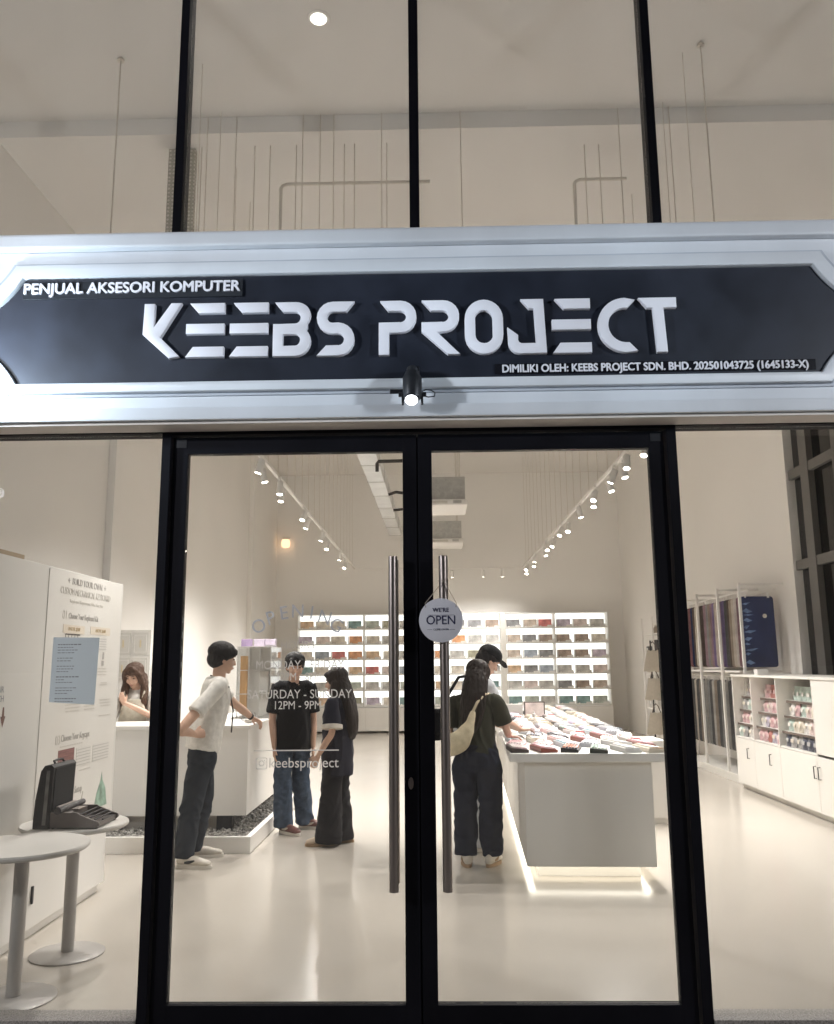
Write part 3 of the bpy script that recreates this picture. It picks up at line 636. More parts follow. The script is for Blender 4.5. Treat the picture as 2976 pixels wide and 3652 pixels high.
# ------------------------------------------------------------------ cash counter on its gravel tray
g = thing('gravel_tray', 'long low white tray of grey gravel under the cash counter', 'planter tray', (-2.7, 5.0, 0))
mb = MB(); mb.box((-3.93, 3.67, 0), (-1.60, 3.72, .135), .004); mb.box((-1.65, 3.7205, 0), (-1.60, 6.9, .135), .004); mb.box((-3.93, 3.7205, .0), (-1.6505, 6.9, .06))
mb.build('rim', 'white', g)
gm = pm('grey_gravel', (.62, .60, .56), .85, var=.6, scale=22, rgb2=(.13, .125, .12))
mb = MB(); rng = random.Random(11)
mb.box((-3.92, 3.722, .0605), (-1.652, 6.89, .088))
tmp = bmesh.new(); bmesh.ops.create_icosphere(tmp, subdivisions=1, radius=1); base = [v.co.copy() for v in tmp.verts]; fcs = [[v.index for v in f.verts] for f in tmp.faces]; tmp.free()
def stone(x, y, z, r):
    q = Matrix.Rotation(rng.uniform(0, 6), 3, 'Z') @ Matrix.Rotation(rng.uniform(0, 6), 3, 'X'); sc = (rng.uniform(.7, 1.3), rng.uniform(.7, 1.2), rng.uniform(.5, .8))
    vs = [mb.b.verts.new(Vector((x, y, z))+q @ Vector((c.x*sc[0], c.y*sc[1], c.z*sc[2]))*r*rng.uniform(.85, 1.1)) for c in base]
    for f in fcs: mb.b.faces.new([vs[i] for i in f])
for i in range(2400):
    if rng.random() < .45: x, y = rng.uniform(-3.85, -1.67), 3.74+abs(rng.gauss(0, .22))
    else: x, y = -1.665-abs(rng.gauss(0, .16)), rng.uniform(3.74, 6.8)
    if x < -3.9 or y > 6.85: continue
    stone(x, y, .09+rng.uniform(0, .025), rng.uniform(.011, .024))
o = mb.build('gravel', gm); o['kind'] = 'stuff'; o['label'] = 'grey and white gravel filling the tray around the counter'
ct = thing('cash_counter', 'white cash counter with panelled front standing over the gravel tray', 'counter', (-2.6, 4.5, .06))
box('worktop', (-3.70, 4.10, 1.0), (-1.72, 4.80, 1.035), 'white', ct); box('worktop', (-2.40, 4.802, 1.0), (-1.72, 6.4, 1.035), 'white', ct)
mb = MB(); mb.box((-3.68, 4.12, .235), (-1.74, 4.16, .998), .002); mb.box((-1.78, 4.162, .235), (-1.74, 6.38, .998), .002); mb.box((-2.38, 4.78, .235), (-2.34, 6.38, .998), .002); mb.box((-2.338, 6.34, .235), (-1.782, 6.38, .998))
mb.build('front_panel', 'white', ct)
box('base', (-3.60, 4.32, .062), (-2.05, 6.3, .234), pm('base_stone', (.42, .40, .37), .6, var=.15), ct)
for x, y in ((-1.95, 4.2), (-3.0, 4.2), (-1.95, 6.2)): box('foot', (x-.07, y-.04, .0885), (x+.07, y+.06, .2345), 'dark_metal', ct)
ac = thing('acrylic_cabinet', 'clear acrylic display cabinet with white drawers on the cash counter', 'display cabinet', (-2.0, 5.5, 1.036))
x0, x1, y0, y1, z0, z1 = -2.10, -1.50, 5.15, 5.75, 1.036, 1.78
x1 = -1.74
mb = MB()
for z in (z0, z0+.245, z0+.49, z1-.008): mb.box((x0, y0, z), (x1, y1, z+.008))
for x in (x0, x0+.12, x0+.235, x1-.008): mb.box((x, y0, z0+.0085), (x+.008, y0+.012, z1-.0085)).box((x, y1-.012, z0+.0085), (x+.008, y1, z1-.0085))
mb.build('frame', pm('white_acrylic', (.76, .74, .70), .3), ac)
mb = MB(); mb.box((x0-.006, y0-.008, z0), (x1+.006, y0-.003, z1)); mb.build('front_pane', 'acryl', ac)
for x in (x0, x1-.008): box('side_pane', (x+.001, y0+.013, z0+.009), (x+.007, y1-.013, z1-.009), 'acryl', ac, bev=0)
box('back_panel', (x0, y1+.001, z0), (x1, y1+.008, z1), 'grey_panel', ac)
box('drawer', (x0+.13, y0+.03, z0+.01), (x0+.23, y1-.02, z0+.235), 'grey_panel', ac); box('drawer', (x0+.13, y0+.03, z0+.256), (x0+.23, y1-.02, z0+.48), 'grey_panel', ac)
wd = pm('warm_oak', (.62, .36, .15), .5, var=.2, scale=4, stretch=(8, 8, 1)); box('oak_strip', (x0+.03, y0+.02, z0+.05), (x0+.105, y0+.06, z1-.10), wd, ac)
o = thing('parcel', 'crumpled clear bag of parts on the counter corner', 'bag', (-1.80, 4.38, 1.036)); mb = MB(); rng = random.Random(2)
t = bmesh.new(); bmesh.ops.create_icosphere(t, subdivisions=3, radius=1)
for v in t.verts: v.co = Vector((v.co.x*.075, v.co.y*.10, (v.co.z+1)*.05))*(1+.25*noise.noise(v.co*3)); 
t.transform(Matrix.Translation((-1.80, 4.42, 1.034))); mb._add(t); mb.build('bag', glassmat('plastic_film', (.86, .86, .86), 1.4, .12), o, smooth=180); MB().box((-1.84, 4.39, 1.04), (-1.77, 4.45, 1.07), .01).build('contents', 'p_beige', o)
pb = thing('box_display', 'purple and white folded card displays on top of the acrylic cabinet', 'display card', (-1.95, 5.45, 1.7805))
for i, x in enumerate((-2.12, -1.985, -1.865)): MB().box((x, 5.40+.02*i, 1.781), (x+.115, 5.46+.02*i, 1.865), .003).build('card_box', 'p_lilac' if i else pm('purple_card', (.30, .22, .36), .5), pb)
cu = thing('wall_cabinet', 'tall cream cabinet with framed square doors behind the cashier', 'cabinet', (-3.68, 6.55, 0))
box('carcass', (-3.90, 6.4, 0), (-3.45, 6.75, 2.02), 'white', cu)
M['gold'] = pm('pale_gold_trim', (.72, .62, .42), .35, .4)
for i, x in enumerate((-3.875, -3.665)):
    for z in (1.72, 1.42, 1.12):
        f = box('door_panel', (x, 6.388, z), (x+.19, 6.3985, z+.27), 'grey_panel', cu)
        mb = MB().prism([(x+.02, z+.03), (x+.17, z+.03), (x+.17, z+.24), (x+.02, z+.24)], -6.387, -6.380, FRONT, holes=[[(x+.027, z+.037), (x+.163, z+.037), (x+.163, z+.233), (x+.027, z+.233)]]); mb.build('trim', 'white2', f)
        mb = MB().box((x+.086, 6.378, z+.09), (x+.104, 6.387, z+.18), .002); mb.build('handle', 'gold', f)
mr_ = thing('arched_mirror', 'tall arched mirror leaning beside the cream cabinet', 'mirror', (-3.25, 6.45, 0))
P = [(-3.41, .05), (-3.09, .05), (-3.09, 1.54)]+[(-3.25+.16*math.cos(R(a)), 1.54+.16*math.sin(R(a))) for a in range(10, 171, 10)]+[(-3.41, 1.54)]
MB().prism(P, -6.45, -6.42, FRONT).build('frame', 'dark_metal', mr_)
Q = [(-3.25+(u+3.25)*.93, .80+(v-.80)*.985) for u, v in P]
mm = pm('mirror_glass', (.85, .86, .86), .02, 1, var=0); MB().prism(Q, -6.4195, -6.417, FRONT).build('mirror_glass', mm, mr_)

# ------------------------------------------------------------------ poster booth on the left
bo = thing('poster_booth', 'tall white booth with a keyboard building guide printed on its side', 'display booth', (-2.6, 1.4, 0))
M['poster'] = pm('poster_paper', (.745, .72, .675), .6, var=.015)
box('carcass', (-2.90, .10, .50), (-2.40, 2.56, 2.20), 'grey_panel', bo); box('base_cabinet', (-2.90, .12, .06), (-2.41, 2.50, .498), 'white', bo); box('plinth', (-2.88, .14, 0), (-2.44, 2.46, .058), 'grey_panel', bo)
po = box('poster', (-2.3995, 1.29, .56), (-2.397, 2.52, 2.185), 'poster', bo, bev=0)
XP = -2.3962
def ptxt(t, y, z, s, mat='ink2', off=0, sx=1, align='CENTER'): MB().text(t, s, TXP(XP, y, z), .0004, align, off, sx=sx).build('print', mat, po)
ptxt('+  BUILD YOUR OWN  +', 1.885, 2.135, .062, 'ink2', .0012, .95); ptxt('CUSTOM MECHANICAL KEYBOARD', 1.88, 2.065, .064, 'inkl', .0004, .82)
ptxt('Keyboard Represents Who You Are', 1.89, 2.005, .036, 'inkl', 0, 1.05); ptxt('01', 1.51, 1.908, .085, 'inkl', 0, .9, 'LEFT'); ptxt('Choose Your Keyboard Kit', 1.85, 1.908, .055, 'ink2', .0004, .8)
M['tag'] = pm('tan_tag', (.73, .65, .54), .6)
def pbox(y0, y1, z0, z1, mat, dx=0): return MB().box((XP-.0005, y0, z0), (XP+.0006+dx, y1, z1)).build('print', mat, po)
pbox(1.53, 1.87, 1.795, 1.85, 'tag'); pbox(1.97, 2.33, 1.80, 1.855, 'tag'); 
MB().text('UNDER $500', .034, TXP(XP+.0008, 1.70, 1.823), .0003, off=.0008).text('ABOVE $500', .034, TXP(XP+.0008, 2.15, 1.828), .0003, off=.0008).build('print', pm('amber_ink', (.50, .37, .20), .7), po)
mb = MB()
for i in range(5): mb.box((XP, 1.57+.048*i, 1.70), (XP+.0006, 1.575+.048*i, 1.79))
mb.box((XP, 1.57, 1.785), (XP+.0006, 1.80, 1.792)); mb.box((XP, 1.57, 1.74), (XP+.0006, 1.80, 1.747)); mb.box((XP, 1.57, 1.70), (XP+.0006, 1.80, 1.706)); mb.build('print', 'inkd', po)
pbox(2.03, 2.27, 1.69, 1.785, 'grey_panel'); mb = MB()
for i in range(5): mb.box((XP+.0007, 2.03, 1.70+.018*i), (XP+.0011, 2.27, 1.703+.018*i))
for y in (2.06, 2.2): mb.box((XP+.0007, y, 1.585), (XP+.0011, y+.04, 1.62))
mb.box((XP+.0007, 2.21, 1.63), (XP+.0011, 2.24, 1.68)); mb.build('print', 'ink2', po)
rng = random.Random(6); mb = MB()
for y0, y1, z0, z1, st_ in ((2.0, 2.3, 1.50, 1.56, .03), (1.62, 1.86, 1.27, 1.33, .03), (1.93, 2.12, 1.28, 1.33, .03), (2.2, 2.4, 1.29, 1.34, .03), (2.2, 2.42, 1.22, 1.23, .03), (1.58, 1.95, 1.065, 1.07, .03), (1.9, 2.1, .88, .89, .02), (2.18, 2.32, 1.44, 1.46, .02)):
    z = z1
    while z >= z0:
        y = y0+rng.uniform(0, .03)
        while y < y1: w = rng.uniform(.012, .04); mb.box((XP, y, z), (XP+.0006, min(y+w, y1), z+.008)); y += w+.010
        z -= st_*.7
mb.build('print', 'inkl', po)
ptxt('03', 1.52, 1.118, .085, 'inkl', 0, .9, 'LEFT'); ptxt('Choose Your Keycaps', 1.83, 1.125, .062, 'ink2', .0004, .8); ptxt('Your Setup', 1.86, .775, .062, 'ink2', .0004, .85)
pbox(1.575, 1.82, .93, 1.055, pm('maroon_print', (.24, .11, .10), .5, var=.4, scale=30, stretch=(1, .2, 6))); 
for y0, y1 in ((1.856, 2.09), (2.13, 2.42)):
    pbox(y0, y1, .925, 1.045, 'grey_panel'); mb = MB()
    for i in range(6): mb.box((XP+.0007, y0, .93+.02*i), (XP+.0011, y1, .9335+.02*i))
    mb.build('print', 'ink2', po)
mb = MB().prism([(2.20, .60), (2.44, .60), (2.40, .72), (2.34, .78), (2.32, .84), (2.30, .78), (2.24, .70)], XP, XP+.0006, lambda u, v, d: (d, u, v)); mb.build('print', pm('green_print', (.26, .38, .30), .6, var=.5, scale=14), po)
mb = MB().tube([(XP, 1.90, .60), (XP, 2.0, .66), (XP, 2.06, .60)], .004, 6).tube([(XP, 1.97, .66), (XP, 2.0, .75)], .003, 6); mb.build('print', 'inkl', po)
p2 = box('wall_print', (-2.3995, .30, .9), (-2.3975, .88, 1.6), 'grey_panel', bo, bev=0)
MB().text('YOUR', .05, TXP(-2.3968, .76, 1.455), .0003).text('SWITCH', .05, TXP(-2.3968, .74, 1.405), .0003).build('print', 'ink', p2)
MB().prism([(.83, 1.36), (.845, 1.36), (.85, 1.31), (.865, 1.31), (.838, 1.25), (.81, 1.31), (.825, 1.31)], -2.397, -2.3964, lambda u, v, d: (d, u, v)).build('print', pm('brown_ink', (.16, .08, .06), .7), p2)
tag(box('cardboard_sheet', (-2.80, .5, 2.2005), (-2.41, .98, 2.228), pm('cardboard', (.38, .29, .19), .8)), 'flat piece of brown cardboard lying on top of the white booth', 'cardboard')
mb = MB().box((-2.409, 1.35, .20), (-2.3975, 1.37, .30), .004); mb.build('handle', 'dark_metal', bo)

# ------------------------------------------------------------------ round tables and the typewriter
M['tabletop'] = pm('matt_white_top', (.60, .575, .535), .5, var=.03); M['pole'] = pm('grey_powder_coat', (.43, .41, .39), .42, .2, var=.05)
def rtable(label, x, y, z, r):
    g = thing('round_table', label, 'table', (x, y, 0), 'round pedestal tables in the window')
    MB().lathe([(r-.014, -.028), (r-.002, -.018), (r, -.008), (r-.004, 0)], (x, y, z), 64).build('tabletop', 'tabletop', g, smooth=35)
    MB().lathe([(.034, .018), (.034, z-.045), (.11, z-.040), (.11, z-.029)], (x, y, 0), 32).build('pedestal', 'pole', g, smooth=35)
    MB().lathe([(.198, 0), (.20, .006), (.19, .012), (.06, .017)], (x, y, 0), 48).build('base', 'pole', g, smooth=35)
rtable('round white pedestal table nearest the window with nothing on it', -2.06, .47, .71, .315); rtable('round white pedestal table carrying the old typewriter', -2.075, 1.12, .70, .295)
T0 = Vector((-2.07, 1.065, .7005))
ty = thing('typewriter', 'old grey brown portable typewriter with dark keys on the round table', 'typewriter', T0)
M['tw'] = pm('typewriter_enamel', (.135, .115, .105), .42, var=.15, scale=10, bump=.05, bscale=200); M['twk'] = pm('typewriter_keys', (.03, .026, .03), .35)
fx = lambda u, v, d: (T0.x+u, T0.y+d, T0.z+v)
MB().prism([(-.06, .006), (.20, .006), (.215, .02), (.21, .034), (.10, .075), (.085, .085), (-.06, .085)], -.15, -.132, fx, bev=.004).prism([(-.06, .006), (.20, .006), (.215, .02), (.21, .034), (.10, .075), (.085, .085), (-.06, .085)], .132, .15, fx, bev=.004).box((T0.x-.06, T0.y-.131, T0.z+.006), (T0.x+.20, T0.y+.131, T0.z+.03)).box((T0.x-.055, T0.y-.131, T0.z+.031), (T0.x+.035, T0.y+.131, T0.z+.082), .006).build('body', 'tw', ty, smooth=40)
mb = MB()
for r_ in range(4):
    for c in range(11): mb.lathe([(.0085, -.004), (.0095, 0), (.007, .002)], (T0.x+.095+r_*.026, T0.y-.115+c*.0225+r_*.004, T0.z+.074-r_*.0095), 10)
mb.box((T0.x+.196, T0.y-.07, T0.z+.034), (T0.x+.206, T0.y+.07, T0.z+.041), .002); mb.build('keys', 'twk', ty)
mb = MB().cyl((T0.x-.01, T0.y-.165, T0.z+.10), (T0.x-.01, T0.y+.165, T0.z+.10), .016, 20).cyl((T0.x-.01, T0.y-.18, T0.z+.10), (T0.x-.01, T0.y-.166, T0.z+.10), .02, 20); mb.build('platen', 'twk', ty, smooth=40)
mb = MB().box((T0.x-.045, T0.y-.12, T0.z+.0825), (T0.x-.028, T0.y+.12, T0.z+.115), .004).box((T0.x+.012, T0.y-.05, T0.z+.083), (T0.x+.055, T0.y+.05, T0.z+.092), .003); mb.build('paper_rest', 'steel', ty)
mb = MB()
for x, y in ((-.05, -.13), (.19, -.13), (-.05, .13), (.19, .13)): mb.cyl((T0.x+x, T0.y+y, T0.z), (T0.x+x, T0.y+y, T0.z+.0055), .009, 10)
mb.build('foot', 'twk', ty)
tl = thing('typewriter_case', 'black hard shell case lid standing behind the typewriter', 'case', (T0.x-.11, T0.y, T0.z))
M['case'] = pm('black_leatherette', (.008, .007, .009), .5, var=.3, scale=30, bump=.15, bscale=220)
prof = [(-.155, 0), (-.066, 0), (-.056, .325), (-.07, .340), (-.108, .336), (-.128, .305), (-.150, .15), (-.155, .05)]
MB().prism(prof, -.150, .150, fx, bev=.006).build('shell', 'case', tl, smooth=35)
MB().prism([(-.0645, .015), (-.0615, .015), (-.0525, .318), (-.0555, .318)], -.13, .13, fx).build('lining', pm('black_lining', (.006, .006, .007), .8), tl)
mb = MB()
for s in (-1, 1): mb.prism([(-.105, .02), (-.085, .02), (-.076, .31), (-.094, .31)], s*.1515-.0012, s*.1515+.0012, fx)
mb.build('trim', pm('worn_trim', (.16, .155, .15), .45, .5, var=.5, scale=15), tl)
MB().tube([fx(-.09, .337, -.06), fx(-.10, .352, -.055), fx(-.10, .355, 0), fx(-.10, .352, .055), fx(-.09, .337, .06)], .0065, 8).build('handle', 'case', tl, smooth=50)

# ------------------------------------------------------------------ right wall: desk mat rack, shelf, bags, pouch cabinet
rk = thing('mat_rack', 'tall white rack of desk mats along the right wall', 'rack', (4.3, 8.8, 0))
RY = (7.36, 8.24, 9.20, 10.2)
for y in RY:
    box('upright', (4.0, y-.018, .02), (4.035, y+.018, 2.60), 'white2', rk)
    box('arm', (4.0355, y-.014, 2.565), (4.60, y+.014, 2.592), 'white2', rk); box('arm', (4.0355, y-.014, 1.40), (4.60, y+.014, 1.43), 'white2', rk)
for z, x in ((2.50, 4.12), (2.50, 4.46), (1.375, 4.12), (1.375, 4.46)): MB().cyl((x, 7.30, z), (x, 10.25, z), .009, 10).build('rail', 'white2', rk)
box('base', (3.98, 7.60, 0), (4.61, 10.3, .10), 'grey_panel', rk); box('shelf', (4.04, 7.62, 1.431), (4.60, 10.25, 1.455), 'white2', rk)
MAT = {'dark brown': (.12, .09, .075), 'cream': (.62, .57, .50), 'mauve': (.36, .24, .28), 'purple': (.20, .15, .30), 'charcoal': (.10, .10, .105), 'grey': (.33, .33, .33), 'maroon': (.26, .11, .12), 'white': (.72, .70, .67), 'taupe': (.36, .30, .25), 'peach': (.68, .50, .38), 'navy': (.02, .035, .11), 'pale grey': (.50, .49, .47)}
for k_, c in MAT.items(): M['m_'+k_] = pm(k_.replace(' ', '_')+'_mat_cloth', c, .7, var=.25, scale=5)
def mat(nm, y, ztop, lab, w=.44, h=.93, special=False, tilt=0):
    o = thing('desk_mat', lab, 'desk mat', (4.29, y, ztop), 'desk mats hanging on the rack')
    r = .04; P = sum([[(cx*(w/2-r)+r*math.cos(R(a+q)), cz+r*math.sin(R(a+q))) for q in range(0, 91, 18)] for cx, cz, a in ((1, -r, 0), (-1, -r, 90), (-1, -h+r, 180), (1, -h+r, 270))], [])
    wob = random.Random(lab).uniform(-.02, .02)
    b = MB().prism(P, -.003, .003, lambda u, v, d: (u, -d+wob*v*v+.006*math.sin(5*v+u*7), v)).build('cloth', 'm_'+nm, o, local=True)
    MB().box((-.17, -.008, -.02), (-.14, .008, .05), .003).box((.14, -.008, -.02), (.17, .008, .05), .003).build('clip', 'white2', o, local=True)
    o.rotation_euler = (0, 0, tilt); return o, b
navy = pm('navy_sky_print', (.018, .03, .10), .38, var=.3, scale=3)
o, b = mat('navy', 7.50, 2.43, 'navy desk mat with a pale moon and light blue streaks, nearest on the upper rail'); b.data.materials[0] = navy
MB().prism([(.09+.028*math.cos(t), -.26+.028*math.sin(t)) for t in np.linspace(0, 2*PI, 25)[:-1]], .004, .0065, FRONT).build('moon_print', 'p_beige', o, local=True)
mb = MB(); rng = random.Random(9)
blue = pm('light_blue_print', (.16, .25, .45), .4, var=.4, scale=12)
for i in range(11):
    z = -.10-.075*i+rng.uniform(-.02, .02); ln = rng.uniform(.07, .2); h = rng.uniform(.012, .04)
    mb.prism([(-.205, z), (-.205+ln*.4, z+h), (-.205+ln, z+rng.uniform(-.01, .03)), (-.205+ln*.5, z-h*.7)], .009, .0115, FRONT)
mb.build('streak_print', blue, o, local=True)
seq = {0: ['maroon', 'mauve', 'white', 'cream', 'taupe', 'dark brown', 'charcoal', 'grey'], 1: ['purple', 'mauve', 'mauve', 'cream', 'purple', 'mauve', 'taupe', 'grey', 'mauve'], 2: ['dark brown', 'taupe', 'white', 'cream', 'dark brown', 'navy', 'maroon', 'dark brown']}
n_ = 2
for b_ in range(3):
    y = RY[b_]+(.21 if b_ == 0 else .06)
    for nm in seq[b_]:
        if y > RY[b_+1]-.04: break
        mat(nm, y, 2.43, f'{nm} desk mat on the upper rail, {ORD[n_] if n_ < 21 else str(n_)+"th"} from the front', tilt=rng.uniform(-.05, .05)); n_ += 1; y += rng.uniform(.085, .115)
n_ = 1; low = ['peach', 'cream', 'pale grey', 'grey', 'charcoal', 'pale grey', 'charcoal', 'grey', 'charcoal', 'taupe', 'pale grey', 'charcoal', 'grey', 'pale grey', 'charcoal', 'taupe', 'charcoal', 'cream', 'charcoal', 'dark brown']
y = 7.72
for nm in low:
    mat(nm, y, 1.32, f'{nm} desk mat on the lower rail, {ORD[n_]} from the front', h=.95, tilt=rng.uniform(-.06, .06)); n_ += 1; y += rng.uniform(.10, .14)
su = thing('wall_shelf_unit', 'white open shelf unit with small goods on the far right wall', 'shelf unit', (4.2, 11.8, 0))
for y in (11.0, 11.8, 12.6):
    for x in (3.96, 4.41): box('upright', (x, y-.016, 0), (x+.03, y+.016, 2.40), 'white2', su)
SZ = (.35, .72, 1.08, 1.42, 1.75, 2.08)
for z in SZ: box('shelf', (3.991, 11.0, z), (4.409, 12.6, z+.02), 'white2', su)
rng = random.Random(31); gi = 0
for z in SZ[:-1]:
    for y in (11.14, 11.38, 11.62, 11.98, 12.2, 12.44):
        if rng.random() < .12: continue
        nm = rng.choice(['white', 'charcoal', 'pale grey', 'white', 'grey', 'dark brown', 'white', 'charcoal']); w, h = rng.uniform(.07, .10), rng.uniform(.1, .25)
        o = thing('boxed_item', f'{nm} boxed item, {ORD[SZ.index(z)+1]} shelf up beside the tote bags, {ORD[[11.14, 11.38, 11.62, 11.98, 12.2, 12.44].index(y)+1]} from front', 'box', (4.11, y, z+.021), 'goods on the far shelf unit')
        MB().box((4.02, y-w, z+.021), (4.24, y+w, z+.021+h), .008).build('carton', 'm_'+nm, o); MB().box((4.0185, y-w*.6, z+.021+h*.3), (4.0195, y+w*.6, z+.021+h*.75)).build('label', 'm_'+rng.choice(['white', 'grey', 'taupe']), o)
for y in (11.2, 11.7, 12.4):
    o = thing('small_jar', f'small beige figurine jar on top of the shelf unit, {ORD[[11.2, 11.7, 12.4].index(y)+1]} from the front', 'jar', (4.2, y, 2.101), 'jars on the far shelf unit')
    MB().lathe([(.06, 0), (.075, .05), (.05, .12), (.03, .15)], (4.2, y, 2.101), 20).build('jar', 'm_taupe', o, smooth=50); MB().lathe([(.035, .1505), (.035, .17), (.01, .18)], (4.2, y, 2.101), 16).build('lid', 'm_cream', o, smooth=50)
bs = thing('bag_stand', 'slim dark stand with hooks for tote bags near the far right wall', 'stand', (3.72, 11.0, 0))
MB().cyl((3.72, 11.0, .02), (3.72, 11.0, 1.95), .014, 12).build('pole', 'dark_metal', bs); MB().lathe([(.2, 0), (.2, .012), (.03, .02)], (3.72, 11, 0), 32).build('base', 'dark_metal', bs)
tote = pm('cotton_tote', (.60, .55, .47), .85, var=.06, scale=30, bump=.2, bscale=200)
for i, (z, nm) in enumerate(((1.90, 'topmost'), (1.43, 'middle'), (.86, 'lowest'))):
    MB().tube([(3.72, 11.0, z), (3.72, 10.88, z+.01), (3.72, 10.86, z+.04)], .006, 8).build('hook', 'dark_metal', bs)
    o = thing('tote_bag', f'cream tote bag, {nm} on the dark stand of bags near the right wall', 'bag', (3.72, 10.86, z-.5), 'tote bags on the dark stand')
    zt = z-.12; zb = zt-.36
    t = bmesh.new(); nu, nv = 12, 10
    for s in (-1, 1):
        gr = [[t.verts.new((3.72+(a/nu-.5)*(.20+.16*(b/nv)), 10.84+s*(.008+.05*math.sin(PI*a/nu)*(b/nv)**.7*(1 if b < nv else .2)), zt+(zb-zt)*b/nv+.01*math.sin(a*1.3+i))) for a in range(nu+1)] for b in range(nv+1)]
        for a in range(nu):
            for b in range(nv): t.faces.new((gr[b][a], gr[b][a+1], gr[b+1][a+1], gr[b+1][a]))
    mb = MB(); mb._add(t); mb.build('bag', tote, o, smooth=180)
    MB().tube([(3.65, 10.83, zt), (3.68, 10.85, z-.02), (3.72, 10.86, z+.03), (3.76, 10.85, z-.02), (3.79, 10.83, zt)], .008, 8).build('handle', 'm_dark brown', o, smooth=60)
pc = thing('pouch_cabinet', 'white cabinet with open cubbies of pouches and doors below, right window', 'cabinet', (4.2, 6.0, 0))
CY = (4.10, 5.04, 5.98, 6.76, 7.40)
box('top', (3.84, CY[0], 1.385), (4.60, CY[-1]+.02, 1.412), 'white', pc); box('bottom', (3.90, CY[0]+.02, 0), (4.60, CY[-1], .06), 'grey_panel', pc); box('shelf', (3.86, CY[1], .625), (4.597, CY[-1], .645), 'white', pc)
for i, y in enumerate(CY): box('side', (3.85, y-.010, .0605), (4.598, y+.010, 1.3845), 'white', pc)
box('back', (4.599, CY[0], .06), (4.61, CY[-1], 1.384), 'white', pc); box('panel', (3.851, CY[0]+.011, .646), (3.868, CY[1]-.011, 1.384), 'white', pc)
for y0, y1 in zip(CY, CY[1:]):
    d = box('door', (3.849, y0+.012, .068), (3.8595, y1-.012, .622), 'white', pc)
    hy = y0+.05 if y0 == 5.04 else (y1-.05 if y0 == 4.10 else (y0+y1)/2-.12)
    MB().tube([(3.849, hy, .52), (3.825, hy, .52), (3.825, hy, .40), (3.849, hy, .40)], .0055, 8).build('handle', 'dark_metal', d)
tag(box('white_box', (3.95, 6.75, 1.4125), (4.08, 6.87, 1.48), 'white2'), 'small white box standing on top of the pouch cabinet', 'box')
PCH = {'pink': (.62, .34, .36), 'white': (.70, .67, .64), 'red': (.48, .12, .09), 'mint': (.42, .56, .50), 'cream': (.64, .56, .44), 'lilac': (.48, .42, .56), 'grey': (.36, .35, .35), 'dark blue': (.05, .06, .11), 'pale pink': (.68, .50, .48), 'brown': (.20, .13, .09)}
for k_, c in PCH.items(): M['q_'+k_] = pm(k_.replace(' ', '_')+'_pouch_film', [v*.7+.3*(sum(c)/3+.08) for v in c], .3, var=.3, scale=22, bump=.1)
def pouch_mesh(nm):
    o = thing('pouch', '', 'pouch', (0, 0, 0), 'pouches in the cabinet cubbies')
    t = bmesh.new(); nu, nv = 8, 8
    for s in (-1, 1):
        gr = [[t.verts.new((s*(.004+.025*math.sin(PI*a/nu)*math.sin(PI*min(1, (b+1)/nv))**.8), (a/nu-.5)*.125, b/nv*.155)) for a in range(nu+1)] for b in range(nv+1)]
        for a in range(nu):
            for b in range(nv): t.faces.new((gr[b][a], gr[b][a+1], gr[b+1][a+1], gr[b+1][a]))
    mb = MB(); mb._add(t); mb.build('film', 'q_'+nm, o, smooth=180, local=True)
    MB().box((-.033, -.03, .05), (-.0285, .03, .09), .001).build('label', {'pink': 'q_pale pink', 'red': 'q_pink', 'dark blue': 'q_grey', 'mint': 'q_white'}.get(nm, 'q_cream'), o, local=True)
    return o
pch = {}; rng = random.Random(14)
cub = [('nearest', 5.05, 5.97), ('middle', 5.99, 6.75), ('farthest', 6.77, 7.39)]
prefs = {'nearest': ['mint', 'cream', 'pale pink', 'white', 'cream', 'pink'], 'middle': ['red', 'pink', 'lilac', 'pink', 'pale pink', 'white'], 'farthest': ['pink', 'grey', 'white', 'grey', 'white', 'mint']}
for nm_, y0, y1 in cub:
    for r_ in range(4):
        zz = .646+r_*.166; xx = 3.90+r_*.035
        if r_: 
            box('riser', (xx-.05, y0+.012, zz-.012), (4.597, y1-.012, zz-.002), 'white', pc, bev=.001)
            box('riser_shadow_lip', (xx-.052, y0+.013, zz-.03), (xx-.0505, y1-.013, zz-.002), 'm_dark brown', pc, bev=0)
        nn = int((y1-y0-.04)/.14)
        for j in range(nn):
            c = rng.choice(['dark blue', 'grey', 'dark blue'] if (r_ == 0 and nm_ == 'nearest') else ['mint', 'grey', 'white'] if (r_ == 0 and nm_ == 'farthest') else (['red', 'red', 'pink'] if nm_ == 'middle' else ['cream', 'mint'] if nm_ == 'nearest' else ['pink', 'pale pink', 'grey']) if r_ == 3 else prefs[nm_])
            lab = f'{c} pouch in the {nm_} cubby, {["bottom", "second", "third", "top"][r_]} row, {ORD[nn-j]} from the left'
            if c not in pch: o = pch[c] = pouch_mesh(c)
            else: o = copy_tree(pch[c])
            o['label'] = lab; o.location = (xx+rng.uniform(-.01, .01), y0+.09+j*.14+rng.uniform(-.008, .008), zz); o.rotation_euler = (0, R(8), rng.uniform(-.12, .12))

